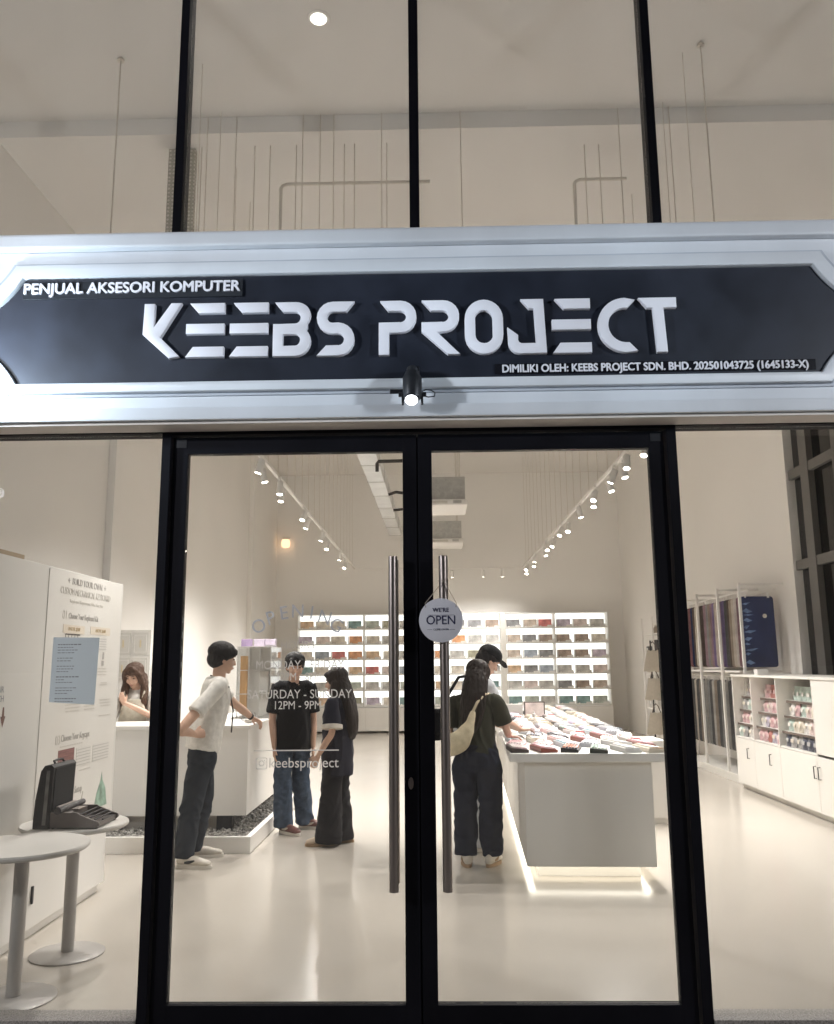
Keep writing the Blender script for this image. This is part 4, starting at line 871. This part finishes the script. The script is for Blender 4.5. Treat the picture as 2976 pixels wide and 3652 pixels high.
# ------------------------------------------------------------------ people
def ellip(mb, c, r, B, sub=3):
    mt = Matrix((( B[0].x*r[0], B[1].x*r[1], B[2].x*r[2], c.x), (B[0].y*r[0], B[1].y*r[1], B[2].y*r[2], c.y), (B[0].z*r[0], B[1].z*r[1], B[2].z*r[2], c.z), (0, 0, 0, 1)))
    t = bmesh.new(); bmesh.ops.create_icosphere(t, subdivisions=sub, radius=1); t.transform(mt); mb._add(t)
def loft(mb, pts, rad, side, seg=18, c0=.55, c1=.55):
    """closed tube through pts; rad = (half width along `side`, half depth)"""
    pts = [Vector(p) for p in pts]; rad = [(r, r) if not isinstance(r, tuple) else r for r in rad]
    t = bmesh.new(); rings = []; sd = Vector(side)
    P, Q = [], []
    for i in range(len(pts)-1):                      # resample for smooth bends
        p0, p1, p2, p3 = pts[max(i-1, 0)], pts[i], pts[i+1], pts[min(i+2, len(pts)-1)]
        for k_ in range(4):
            u = k_/4; u2, u3 = u*u, u*u*u
            P.append(.5*((2*p1)+(p2-p0)*u+(2*p0-5*p1+4*p2-p3)*u2+(3*p1-p0-3*p2+p3)*u3)); q = u*u*(3-2*u); Q.append((rad[i][0]*(1-q)+rad[i+1][0]*q, rad[i][1]*(1-q)+rad[i+1][1]*q))
    P.append(pts[-1]); Q.append(rad[-1])
    d0 = (P[0]-P[1]).normalized(); d1 = (P[-1]-P[-2]).normalized(); m0, m1 = min(Q[0]), min(Q[-1])
    k0, k1 = (.55 if c0 > .2 else .93), (.55 if c1 > .2 else .93)
    P = [P[0]+d0*m0*c0]+P+[P[-1]+d1*m1*c1]; Q = [(Q[0][0]*k0, Q[0][1]*k0)]+Q+[(Q[-1][0]*k1, Q[-1][1]*k1)]
    for i, p in enumerate(P):
        d = (P[min(i+1, len(P)-1)]-P[max(i-1, 0)]).normalized()
        a = sd-d*sd.dot(d)
        if a.length < .05: a = d.orthogonal()
        a.normalize(); b = d.cross(a)
        rings.append([t.verts.new(p+a*math.cos(2*PI*k_/seg)*Q[i][0]+b*math.sin(2*PI*k_/seg)*Q[i][1]) for k_ in range(seg)])
    for x, y in zip(rings, rings[1:]):
        for k_ in range(seg): t.faces.new((x[k_], x[(k_+1) % seg], y[(k_+1) % seg], y[k_]))
    t.faces.new(rings[0][::-1]); t.faces.new(rings[-1]); bmesh.ops.recalc_face_normals(t, faces=t.faces[:])
    mb._add(t)
def fuse(name, mb, mat_, parent, vox=.008, it=4, fold=0, fscale=(14, 14, 5), seed=0):
    """weld the overlapping lofts into one continuous skin"""
    o = mb.build('tmp', mat_)
    md = o.modifiers.new('r', 'REMESH'); md.mode = 'VOXEL'; md.voxel_size = vox
    ms = o.modifiers.new('s', 'SMOOTH'); ms.factor = .5; ms.iterations = it
    dg = bpy.context.evaluated_depsgraph_get(); me = bpy.data.meshes.new_from_object(o.evaluated_get(dg))
    old = o.data; bpy.data.objects.remove(o); bpy.data.meshes.remove(old)
    me.name = name
    if fold:
        off = Vector((seed*7.3, seed*3.1, 0)); cs = [v.co.copy() for v in me.vertices]; ns = [v.normal.copy() for v in me.vertices]
        for v, c, nn in zip(me.vertices, cs, ns):
            q = Vector((c.x*fscale[0], c.y*fscale[1], c.z*fscale[2]))+off
            w = noise.noise(q+Vector((noise.noise(q*.6)*1.2, 0, noise.noise(q*.5+Vector((9, 2, 1)))*1.5)))
            v.co = c+Vector((nn.x, nn.y, nn.z*.25))*(fold*(1-2*abs(w))*.9)
    o = bpy.data.objects.new(name, me); COL.objects.link(o); o.parent = parent; g = org(parent); me.transform(Matrix.Translation(-g)); ORG[o.name] = g
    if not me.materials: me.materials.append(M[mat_] if isinstance(mat_, str) else mat_)
    me.polygons.foreach_set('use_smooth', [True]*len(me.polygons)); return o
def hand(mb, w, d, n_, thumb, s=1, curl=.35):
    """palm, four fingers, thumb. d along the hand, n_ the way the palm faces, thumb the side of the thumb"""
    d = Vector(d).normalized(); n_ = Vector(n_); n_ = (n_-d*n_.dot(d)).normalized(); wv = d.cross(n_); wv = wv if wv.dot(Vector(thumb)) > 0 else -wv; w = Vector(w)
    loft(mb, [w-d*.02, w+d*.02, w+d*.055*s, w+d*.088*s], [(.024*s, .018*s), (.033*s, .016*s), (.039*s, .015*s), (.036*s, .012*s)], wv, 14)
    for i in range(4):
        o = w+d*(.082-.004*abs(i-1.2))*s+wv*(.028-.0187*i)*s; ln = (.068, .076, .071, .055)[i]*s; p = [o-d*.02*s]; dd = d.copy(); a = 0; p.append(o)
        for k_, fr in enumerate((.42, .32, .26)):
            a += curl*(.7+.25*k_+.12*i); q = d*math.cos(a)+n_*math.sin(a)+wv*(.10-.07*i); p.append(p[-1]+q.normalized()*ln*fr)
        loft(mb, p, [.0095*s, .0095*s, .009*s, .0085*s, .0072*s], wv, 8)
    b = w+d*.022*s+wv*.028*s; q1 = (d*.65+wv*.75+n_*.25).normalized(); q2 = (d*.95+wv*.25+n_*.35).normalized()
    loft(mb, [b-q1*.01*s, b+q1*.03*s, b+q1*.034*s+q2*.03*s], [.0125*s, .0115*s, .0085*s], n_, 8)
def shoe(name, p, d, mat_, sole, parent, L=.275, s=1, trim=None):
    d = Vector((d[0], d[1], 0)).normalized(); w = Vector((d.y, -d.x, 0)); p = Vector((p[0], p[1], 0)); z = Vector((0, 0, 1))
    mb = MB(); h = L/.275
    loft(mb, [p-d*.075*h+z*.05, p-d*.03*h+z*.055, p+d*.05*h+z*.052, p+d*.12*h+z*.042, p+d*.172*h+z*.036], [(.034*h, .035), (.038*h, .043), (.043*h, .038), (.046*h, .028), (.034*h, .020)], w, 16)
    loft(mb, [p-d*.05*h+z*.05, p-d*.045*h+z*.10], [(.036*h, .045*h), (.036*h, .044*h)], w, 16)
    o = fuse(name, mb, mat_, parent, .006, 3)
    mb = MB(); P = []
    for k_ in range(28):
        a = 2*PI*k_/28; x = math.cos(a); y = math.sin(a); wd = (.050-.006*(x < -.2))*h
        P.append((.05*h+x*.145*h, y*wd*(1-.12*max(0, x))))
    mb.prism(P, .001, .026, lambda u, v, dd: tuple(p+d*u+w*v+z*dd), bev=.004); mb.build('sole', sole, o, smooth=40)
    if trim:
        mb = MB()
        for sgn in (-1, 1): loft(mb, [p-d*.01*h+w*sgn*.040*h+z*.045, p+d*.03*h+w*sgn*.044*h+z*.05, p+d*.07*h+w*sgn*.040*h+z*.062], [(.004, .008), (.006, .012), (.004, .006)], w, 8)
        mb.build('trim', trim, o, smooth=60)
    return o
def head(mb, c, fw, up, s=1):
    rt = fw.cross(up).normalized(); B = (rt, fw, up)
    P = lambda x, y, z: c+rt*x*s+fw*y*s+up*z*s
    S = lambda *r: tuple(v*s for v in r)
    ellip(mb, P(0, -.012, .035), S(.076, .094, .088), B); ellip(mb, P(0, .022, -.02), S(.065, .072, .085), B); ellip(mb, P(0, .038, -.068), S(.044, .048, .042), B)
    ellip(mb, P(0, .062, -.098), S(.020, .020, .016), B, 2); ellip(mb, P(0, .098, -.018), S(.012, .014, .024), B, 2); ellip(mb, P(0, .105, -.030), S(.015, .014, .010), B, 2)
    for q in (-1, 1):
        ellip(mb, P(q*.040, .060, -.035), S(.024, .026, .024), B, 2); ellip(mb, P(q*.077, -.008, -.012), S(.010, .020, .032), B, 2); ellip(mb, P(q*.032, .078, .030), S(.024, .012, .009), B, 2)
    ellip(mb, P(0, .086, -.062), S(.022, .012, .006), B, 2); ellip(mb, P(0, .085, -.071), S(.019, .012, .006), B, 2)
    return P, B
def face(P, B, parent, s=1):
    mb = MB()
    for q in (-1, 1): ellip(mb, P(q*.031, .083, .006), (.012*s, .008*s, .0055*s), B, 2)
    mb.build('eye', pm('eye', (.05, .035, .03), .2), parent, smooth=180)
    mb = MB()
    for q in (-1, 1): loft(mb, [P(q*.014, .0935, .030), P(q*.030, .0925, .034), P(q*.046, .080, .029)], [(.003*s, .002*s), (.004*s, .003*s), (.002*s, .002*s)], B[2], 6)
    mb.build('eyebrow', 'hair_b', parent, smooth=180)
    mb = MB(); ellip(mb, P(0, .0955, -.0605), (.017*s, .005*s, .0035*s), B, 2); ellip(mb, P(0, .0945, -.067), (.014*s, .005*s, .004*s), B, 2); mb.build('lips', pm('lips', (.48, .22, .20), .4), parent, smooth=180)
def hairmat(name, c): return pm(name, c, .5, var=.5, scale=40, bump=.7, bscale=90, stretch=(6, 6, .5), spec=.3)
M['hair_b'] = hairmat('black_hair', (.012, .010, .011)); M['hair_d'] = hairmat('dark_brown_hair', (.020, .012, .009)); M['hair_r'] = hairmat('brown_hair', (.085, .045, .028))
def cloth(name, c, fuzz=.3, var=.12): return pm(name, c, .9, var=var, scale=25, bump=.12, bscale=300, sheen=fuzz*.15, spec=.12)

class Person:
    def __init__(s, label, x, y, ang, H, fem=False):
        s.o = thing('person', label, 'person', (x, y, 0)); s.b = Vector((x, y, 0)); a = R(ang); s.f = Vector((math.cos(a), math.sin(a), 0)); s.r = Vector((math.sin(a), -math.cos(a), 0)); s.H = H; s.fem = fem; h = H
        sh = .108*h if fem else .118*h; hp = .052*h
        s.J = dict(pel=s.L(0, 0, .525*h), wa=s.L(0, 0, .61*h), ch=s.L(0, .005, .72*h), up=s.L(0, -.005, .79*h), nk=s.L(0, -.01, .835*h), hd=s.L(0, .018, .925*h))
        for q, k_ in ((1, 'R'), (-1, 'L')):
            s.J.update({'sh'+k_: s.L(q*sh, -.005, .805*h), 'el'+k_: s.L(q*(sh+.045), -.02, .625*h), 'wr'+k_: s.L(q*(sh+.05), .03, .485*h), 'hp'+k_: s.L(q*hp, 0, .515*h), 'kn'+k_: s.L(q*hp*1.1, .01, .28*h), 'an'+k_: s.L(q*hp*1.2, -.02, .05*h)})
            s.J['hd'+k_] = Vector((0, 0, -1)); s.J['pn'+k_] = -s.r*q; s.J['ft'+k_] = (s.f+s.r*q*.2); s.J['curl'+k_] = .3
        s.hf = s.f.copy(); s.tilt = 0
    def L(s, r, f, z): return s.b+s.r*r+s.f*f+Vector((0, 0, z))
    def set(s, **k_):
        for a, v in k_.items(): s.J[a] = Vector(v) if isinstance(v, (tuple, list)) else v
        return s
    def body(s, hands=('R', 'L'), hs=1):
        J, h = s.J, s.H/1.72; mb = MB(); side = (J['shR']-J['shL']).normalized(); k_ = .93 if s.fem else 1
        loft(mb, [J['pel']-Vector((0, 0, .06)), J['pel'], J['wa'], J['ch'], J['up'], J['nk']], [(.13*h, .09*h), (.148*h*k_, .10*h), (.118*h*k_, .085*h), (.135*h*k_, .098*h), (.13*h*k_, .085*h), (.055*h, .055*h)], side)
        up = (J['hd']-J['nk']).normalized(); fw = s.hf.normalized()
        upv = (Vector((0, 0, 1))*math.cos(s.tilt)+fw*math.sin(s.tilt)).normalized(); fwv = (fw*math.cos(s.tilt)-Vector((0, 0, 1))*math.sin(s.tilt)).normalized()
        loft(mb, [J['up'], J['nk'], J['hd']-upv*.02-fwv*.02], [.062*h*k_, .055*h*k_, .052*h*k_], side)
        s.hs = hs; P, B = head(mb, J['hd'], fwv, upv, hs); s.P, s.B = P, B
        for q in ('R', 'L'):
            m1 = (J['sh'+q]+J['el'+q])/2; loft(mb, [J['up']*.35+J['sh'+q]*.65, J['sh'+q], m1, J['el'+q], (J['el'+q]*.6+J['wr'+q]*.4), J['wr'+q]], [.045*h*k_, .047*h*k_, .043*h*k_, .036*h*k_, .037*h*k_, .024*h*k_], side, 14)
            if q in hands: hand(mb, J['wr'+q], J['hd'+q], J['pn'+q], J.get('th'+q, s.f), 1.0*h*(.93 if s.fem else 1), J['curl'+q])
            loft(mb, [J['hp'+q], J['kn'+q], J['kn'+q]*.65+J['an'+q]*.35, J['an'+q]], [.072*h, .048*h, .05*h, .034*h], side, 14)
        s.bd = fuse('body', mb, 'skin', s.o, .0065, 3); face(P, B, s.bd, hs); return s
    def shirt(s, name, mat_, hem, w, dp, sl=.62, slr=.062, fold=.006, seed=1, chestw=.168, cuff=None, collar=True, shift=(0, 0, 0)):
        J, h = s.J, s.H/1.72; mb = MB(); side = (J['shR']-J['shL']).normalized(); hm = (J['pel']-J['wa'])*((hem-J['wa'].z)/(J['pel'].z-J['wa'].z))+J['wa']+Vector(shift)
        k_ = .93 if s.fem else 1
        loft(mb, [hm, (hm+J['wa'])/2, J['wa'], J['ch'], J['up'], J['nk']-Vector((0, 0, .025))], [(w, dp), (w*1.0, dp), (w*.96, dp*.98), (chestw*h*k_, .122*h), (chestw*.92*h*k_, .105*h), (.075*h*k_, .07*h)], side, 26, c0=.05)
        for q in ('R', 'L'):
            loft(mb, [J['nk']-Vector((0, 0, .035)), J['nk']*.5+J['sh'+q]*.5-Vector((0, 0, .012)), J['sh'+q]], [.055*h, .052*h, .055*h], Vector((0, 0, 1)), 14)
            e = J['sh'+q]+(J['el'+q]-J['sh'+q])*sl
            pts = [J['up']*.5+J['sh'+q]*.5, J['sh'+q], J['sh'+q]*.4+e*.6, e]; rs = [.075*h*k_, .064*h*k_, slr*.97, slr*1.02]
            if sl > 1: e2 = J['el'+q]+(J['wr'+q]-J['el'+q])*(sl-1); pts = [pts[0], pts[1], J['el'+q], e2]; rs = [.075*h*k_, .064*h*k_, slr, slr]
            loft(mb, pts, rs, side, 16, c1=.05)
        o = fuse(name, mb, mat_, s.o, .008, 4, fold*1.7, (8, 8, 4.5), seed)
        for q in ('R', 'L'):
            if cuff:
                e = J['sh'+q]+(J['el'+q]-J['sh'+q])*sl; d = (J['el'+q]-J['sh'+q]).normalized(); MB().tube([e-d*.018, e-d*.014, e+d*.020, e+d*.024], [slr*1.0, slr*1.2, slr*1.22, slr*1.0], 20).build('cuff', cuff, o, smooth=50)
        if collar:
            c = J['nk']-Vector((0, 0, .0)); n_ = (J['hd']-J['nk']).normalized(); a = side; b = n_.cross(a)
            mb = MB().tube([c+a*math.cos(t)*.066*h*k_+b*math.sin(t)*.064*h-n_*(.012+.012*math.sin(-t)) for t in np.linspace(0, 2*PI, 25)], .010, 8, cap=False); mb.build('collar', mat_, o, smooth=180)
        return o
    def trousers(s, name, mat_, top, wid, hip=(.165, .115), fold=.006, seed=2, end=.045):
        """wid = half widths at thigh, knee, hem"""
        J, h = s.J, s.H/1.72; mb = MB(); side = (J['hpR']-J['hpL']).normalized(); z = Vector((0, 0, 1))
        loft(mb, [J['pel']*1+z*(top-J['pel'].z), J['pel'], J['pel']-z*.07*h], [(hip[0]*.93*h, hip[1]*h), (hip[0]*h, hip[1]*1.06*h), (hip[0]*.95*h, hip[1]*h)], side, 24)
        for q in ('R', 'L'):
            a = J['an'+q]; e = Vector((a.x, a.y, end)); hp = J['hp'+q]
            loft(mb, [hp+z*.05, hp-z*.09*h, (hp*.5+J['kn'+q]*.5), J['kn'+q], (J['kn'+q]+e)/2, e], [(wid[0]*.7, wid[0]*.9), (wid[0], wid[0]*1.08), ((wid[0]+wid[1])/2,)*2, wid[1], (wid[1]*.5+wid[2]*.5,)*2, (wid[2], wid[2])], side, 20, c1=.05)
        return fuse(name, mb, mat_, s.o, .008, 4, fold*1.9, (9, 9, 9), seed)
    def hair_short(s, mat_='hair_b', vol=1.0, fringe=True):
        P, B, q = s.P, s.B, s.hs; mb = MB(); S = lambda *r: tuple(v*q*vol for v in r)
        ellip(mb, P(0, -.020, .058), S(.092, .106, .085), B); ellip(mb, P(0, -.055, -.005), S(.082, .068, .075), B)
        for w in (-1, 1): ellip(mb, P(w*.070, -.012, .028), S(.020, .048, .048), B, 2)
        if fringe:
            for w in (-.045, -.015, .02, .05): ellip(mb, P(w, .066, .060), S(.026, .030, .034), B, 2)
        o = fuse('hair', mb, mat_, s.bd, .006, 2, .009, (55, 55, 16), 3); return o
    def hair_long(s, mat_, pts, rad, front=(), vol=1.0, fringe=True):
        P, B, q = s.P, s.B, s.hs; mb = MB(); S = lambda *r: tuple(v*q*vol for v in r)
        ellip(mb, P(0, -.022, .055), S(.092, .104, .082), B); ellip(mb, P(0, -.045, .0), S(.086, .075, .09), B)
        for w in (-1, 1): ellip(mb, P(w*.073, .005, .03), S(.022, .055, .06), B, 2)
        if fringe: ellip(mb, P(.03, .055, .075), S(.05, .04, .03), B, 2); ellip(mb, P(-.03, .055, .075), S(.05, .04, .03), B, 2)
        else:
            for w in (-1, 1): loft(mb, [P(w*.005, .055, .118), P(w*.045, .068, .085), P(w*.078, .045, .02), P(w*.086, .03, -.07)], [.022, .026, .026, .026], B[1], 12)
        loft(mb, [Vector(p) for p in pts], rad, s.r, 20)
        for pt, rd in front: loft(mb, [Vector(p) for p in pt], rd, s.r, 12)
        return fuse('hair', mb, mat_, s.bd, .007, 3, .010, (48, 48, 4), 5)
Z = Vector((0, 0, 1))
DEN = cloth('blue_denim', (.055, .078, .118), .1, .3); BLK = cloth('black_cotton', (.010, .010, .012)); NVY = cloth('navy_denim', (.017, .020, .033), .1, .25); IVY = cloth('ivory_cotton', (.66, .64, .60)); SLT = cloth('slate_twill', (.022, .027, .036))
OLV = cloth('dark_olive_cotton', (.038, .038, .026)); NKN = cloth('navy_knit', (.019, .019, .029)); CRM = cloth('cream_canvas', (.66, .57, .40)); APR = cloth('beige_apron', (.50, .46, .38)); BTR = cloth('black_trouser', (.011, .010, .012)); LGR = cloth('light_grey_cotton', (.50, .51, .53))
SHW = pm('off_white_leather', (.60, .55, .48), .5, var=.1, scale=20); SHM = pm('maroon_leather', (.14, .055, .045), .5, var=.3, scale=12); SOW = pm('white_rubber', (.66, .62, .56), .6); SOT = pm('tan_rubber', (.36, .24, .14), .7); SHT = pm('beige_canvas', (.55, .44, .34), .8)

# 1 man in ivory T-shirt leaning on the counter
p = Person('man in ivory T-shirt and dark trousers leaning one hand on the cash counter', -1.97, 3.36, 28, 1.77)
L = p.L
p.set(pel=L(0, .02, .94), wa=L(0, .05, 1.09), ch=L(0, .10, 1.28), up=L(0, .11, 1.41), nk=L(0, .13, 1.475), hd=L(-.01, .165, 1.635),
      shR=L(.20, .09, 1.415), elR=(-2.03, 2.97, 1.08), wrR=(-1.975, 3.17, 1.03), shL=L(-.20, .12, 1.425), elL=(-1.80, 3.86, 1.23), wrL=(-1.70, 4.08, 1.105),
      hdR=(.75, .5, .05), pnR=(-.2, .9, -.2), thR=(0, 0, 1), hdL=(.75, .45, -.5), pnL=(-.1, -.3, -.9), thL=(-.5, .8, 0),
      hpR=L(.09, .0, .90), hpL=L(-.09, .02, .90), knR=(-2.00, 3.24, .47), knL=(-1.98, 3.50, .47), anR=(-2.03, 3.18, .08), anL=(-2.04, 3.50, .08), ftR=(1, -.25), ftL=(1, .35), curlL=.55, curlR=.5)
p.hf = Vector((.86, .45, 0)).normalized(); p.tilt = R(8)
p.body(hs=1.04); p.shirt('shirt', IVY, .89, .176, .136, .62, .070, .006, 4, .155); p.trousers('trousers', SLT, .95, (.096, .083, .070), (.155, .112), .007, 5, .07); p.hair_short('hair_b', 1.05)
shoe('shoe', (-1.99, 3.17), (1, -.2), SHW, SOW, p.o, .29, trim='dark_metal'); shoe('shoe', (-2.0, 3.52), (1, .3), SHW, SOW, p.o, .29)
d = Vector(p.J['wrL']-p.J['elL']).normalized(); c = p.J['wrL']-d*.03
MB().tube([c-d*.012, c+d*.012], [.031, .030], 20).build('wristband', 'case', p.o, smooth=50)
MB().tube([L(-.05, .07, 1.50), L(.02, .215, 1.40), L(.03, .255, 1.2), L(.03, .245, 1.02)], .006, 8).build('lanyard', 'case', p.o)

# 2 man in black T-shirt
p = Person('man in loose black T-shirt and blue jeans standing with arms hanging', -1.405, 4.62, -72, 1.69); L = p.L
p.set(shR=L(.158, -.005, 1.365), shL=L(-.158, -.005, 1.365), elR=L(.205, -.01, 1.06), elL=L(-.20, -.02, 1.06), wrR=L(.190, .06, .80), wrL=L(-.190, .05, .79), hpR=L(.088, 0, .88), hpL=L(-.088, -.02, .88), knR=L(.10, .03, .47), knL=L(-.09, -.06, .47),
      anR=(-1.475, 4.56, .08), anL=(-1.305, 4.80, .08), hd=L(.0, .05, 1.565), thR=tuple(p.f), thL=tuple(p.f))
p.hf = Vector((.35, -.95, 0)).normalized(); p.tilt = R(12)
p.body(); p.shirt('shirt', BLK, .77, .170, .138, .80, .068, .007, 7, .150); p.trousers('jeans', DEN, .86, (.084, .080, .082), (.138, .108), .008, 8, .06); p.hair_short('hair_b', 1.04)
shoe('shoe', (-1.445, 4.54), (.72, -.65), SHM, SOW, p.o, .29, trim=SHW); shoe('shoe', (-1.275, 4.79), (1, -.18), SHM, SOW, p.o, .28, trim=SHW)

# 3 long haired woman in navy
p = Person('woman with very long dark hair, navy top with white cuffs, black flared trousers', -.905, 4.04, 168, 1.54, True); L = p.L
p.set(elL=L(-.215, -.02, .985), wrL=L(-.20, .115, .775), hdL=tuple(p.f*.45-Z*.9), thL=tuple(p.f), elR=L(.21, -.02, .985), wrR=L(.19, .10, .78), anL=(-.97, 3.98, .07), anR=(-.88, 4.12, .07), knL=L(-.075, .03, .44), knR=L(.075, .0, .44))
p.tilt = R(10)
p.body(hs=.96); p.shirt('top', NKN, .60, .165, .135, .80, .080, .008, 11, .165, cuff=SHW, shift=tuple(-p.f*.01)); p.trousers('trousers', BTR, .80, (.088, .088, .118), (.155, .12), .007, 12, .035)
p.hair_long('hair_d', [L(0, -.01, 1.49), L(0, -.045, 1.39), L(0, -.10, 1.27), L(0, -.135, 1.13), L(0, -.145, 1.01), L(0, -.135, .92)], [(.07, .07), (.092, .075), (.105, .055), (.10, .048), (.085, .04), (.05, .025)], front=(([L(-.075, .0, 1.42), L(-.09, .01, 1.32), L(-.10, -.02, 1.2)], [.03, .03, .02]),))
shoe('shoe', (-1.0, 3.97), (-1, -.12), SHT, SOT, p.o, .25); shoe('shoe', (-.84, 4.13), (-1, .1), SHT, SOT, p.o, .25)

# 4 woman at the island, back to the street
p = Person('woman seen from behind in dark olive T-shirt and navy trousers at the island', .325, 3.19, 78, 1.60, True); L = p.L
p.set(hd=L(.015, .045, 1.475), nk=L(.0, .01, 1.335), up=L(-.01, .0, 1.265), shR=L(.165, .0, 1.275), shL=L(-.185, .0, 1.26), elR=L(.245, .06, 1.03), wrR=(.60, 3.33, .985), hdR=(.9, .25, -.12), pnR=(0, 0, -1), thR=(-.2, 1, 0), elL=L(-.23, .0, 1.0), wrL=L(-.20, .17, .88), thL=tuple(p.f),
      hpR=L(.095, 0, .83), hpL=L(-.095, 0, .83), knR=L(.10, .02, .44), knL=L(-.10, .02, .44), anR=(.428, 3.20, .08), anL=(.225, 3.20, .08), curlR=.25)
p.hf = (p.f+p.r*.15).normalized(); p.tilt = R(22)
p.body(hs=.98); p.shirt('shirt', OLV, .86, .155, .128, .72, .068, .007, 15, .165, collar=False); p.trousers('trousers', NVY, .93, (.100, .084, .084), (.178, .135), .009, 16, .085)
p.hair_long('hair_d', [L(.012, .02, 1.535), L(.01, -.02, 1.44), L(.0, -.075, 1.33), L(-.01, -.105, 1.22), L(-.02, -.115, 1.12), L(-.03, -.11, 1.03)], [(.075, .075), (.094, .085), (.102, .06), (.095, .045), (.078, .038), (.04, .025)])
shoe('shoe', (.232, 3.19), (-.08, 1), SHW, SOT, p.o, .25, trim=SOT); shoe('shoe', (.425, 3.185), (.45, .9), SHW, SOT, p.o, .25, trim=SOT)
g = thing('shoulder_bag', 'cream crescent shoulder bag on the back of the woman in olive', 'bag', (.17, 3.03, .9))
mb = MB(); nr = Vector((-.15, -1, 0)).normalized()
loft(mb, [(.295, 3.035, 1.20), (.275, 3.02, 1.13), (.235, 3.005, 1.045), (.175, 3.00, .97), (.10, 3.02, .93), (.05, 3.06, .935)], [(.012, .022), (.016, .032), (.032, .062), (.042, .088), (.040, .078), (.02, .03)], nr, 18)
fuse('bag', mb, CRM, g, .008, 4, .004, seed=9)
MB().tube([(.295, 3.035, 1.20), (.33, 3.04, 1.27), (.40, 3.08, 1.335), (.44, 3.2, 1.33), (.40, 3.33, 1.22), (.25, 3.39, 1.05), (.10, 3.30, .95), (.045, 3.08, .94)], .011, 8).build('strap', CRM, g, smooth=60)

# 5 man in the cap beyond her
p = Person('man in black cap and pale shirt bending over the island beyond the woman', .31, 3.80, 22, 1.75); L = p.L
p.set(ch=L(0, .05, 1.27), up=L(-.0, .07, 1.40), nk=L(0, .10, 1.46), hd=L(0, .185, 1.60), shR=L(.19, .07, 1.39), shL=L(-.19, .07, 1.39), elR=L(.24, .18, 1.10), wrR=L(.16, .40, 1.0), elL=L(-.24, .18, 1.10), wrL=L(-.14, .42, 1.0), hdR=tuple(p.f), hdL=tuple(p.f), pnR=(0, 0, -1), pnL=(0, 0, -1), thR=tuple(-p.r), thL=tuple(p.r))
p.tilt = R(33); p.body(); p.shirt('shirt', LGR, .88, .18, .145, .62, .074, .006, 21); p.trousers('trousers', LGR, .95, (.09, .075, .07), (.16, .12), .006, 22); p.hair_short('hair_b', 1.0, False)
shoe('shoe', (.28, 3.72), (1, .3), LGR, SOW, p.o, .28); shoe('shoe', (.24, 3.95), (1, .5), LGR, SOW, p.o, .28)
P, B = p.P, p.B; mb = MB(); ellip(mb, P(0, -.012, .070), (.098, .112, .075), B); ellip(mb, P(0, -.015, .05), (.099, .114, .045), B)
loft(mb, [P(0, .085, .055), P(0, .13, .058), P(0, .175, .040)], [(.078, .012), (.075, .008), (.045, .006)], B[0], 18); c = fuse('cap', mb, BLK, p.bd, .006, 3)
g = thing('sling_bag', 'black sling bag hanging behind the man in the cap', 'bag', (.03, 3.75, .95)); mb = MB(); loft(mb, [(.0, 3.74, 1.16), (.0, 3.74, 1.07), (.0, 3.74, .98), (.0, 3.74, .94)], [(.075, .05), (.095, .065), (.095, .065), (.07, .04)], (1, 0, 0), 18); fuse('bag', mb, BLK, g, .008, 4, .004)
MB().tube([(.03, 3.68, 1.15), (.10, 3.62, 1.30), (.20, 3.63, 1.46), (.30, 3.74, 1.475), (.42, 3.95, 1.40), (.40, 4.02, 1.2), (.2, 3.98, 1.08), (.05, 3.80, 1.10)], .014, 8).build('strap', BLK, g, smooth=60)

# 6 cashier
p = Person('cashier woman with long brown hair and apron behind the counter holding a phone', -3.13, 5.06, -82, 1.60, True); L = p.L
p.set(elR=L(.25, .12, 1.05), wrR=(-3.28, 4.80, 1.235), hdR=(.25, -.2, .9), pnR=(.4, .9, 0), thR=(.3, .6, .3), elL=L(-.24, .14, 1.06), wrL=(-3.16, 4.80, 1.22), hdL=(-.35, -.2, .9), pnL=(-.4, .9, 0), thL=(-.3, .6, .3), hd=L(.02, .045, 1.485), curlR=.6, curlL=.6)
p.hf = Vector((-.10, -1, 0)).normalized(); p.tilt = R(24)
p.body(hs=1.0); p.shirt('top', IVY, .85, .17, .135, .85, .075, .007, 25); p.trousers('trousers', BTR, .92, (.09, .08, .075), (.16, .12), .006, 26)
p.hair_long('hair_r', [L(0, -.03, 1.50), L(0, -.08, 1.38), L(0, -.10, 1.26), L(0, -.095, 1.16)], [(.085, .06), (.10, .055), (.10, .05), (.06, .03)], front=(([L(.078, .0, 1.50), L(.098, .045, 1.38), L(.105, .085, 1.25), L(.10, .10, 1.15)], [.026, .036, .036, .018]), ([L(-.070, .0, 1.50), L(-.090, .045, 1.38), L(-.095, .085, 1.25), L(-.09, .105, 1.12)], [.026, .036, .036, .018])), fringe=False)
mb = MB(); loft(mb, [L(0, .105, 1.24), L(0, .128, 1.12), L(0, .135, .98), L(0, .13, .80)], [(.10, .018), (.125, .035), (.15, .04), (.15, .04)], p.r, 20); fuse('apron', mb, APR, p.o, .008, 4, .004)
mb = MB()
for q in (-1, 1): mb.tube([L(q*.085, .115, 1.235), L(q*.10, .10, 1.32), L(q*.085, .02, 1.385), L(q*.06, -.07, 1.34)], .011, 8)
mb.build('apron_strap', APR, p.o, smooth=60)
g = thing('phone', 'phone in a clear case held up in both hands by the cashier', 'phone', (-3.22, 4.74, 1.28))
mt = Matrix.Translation((-3.225, 4.745, 1.345)) @ Matrix.Rotation(R(-18), 4, 'X')
MB().box((-.038, -.004, -.075), (.038, .004, .075), .003, mt).build('case', pm('silver_phone', (.62, .60, .58), .25), g); MB().box((-.032, -.0075, .03), (-.004, -.0042, .068), .001, mt).build('camera', 'dark_metal', g)
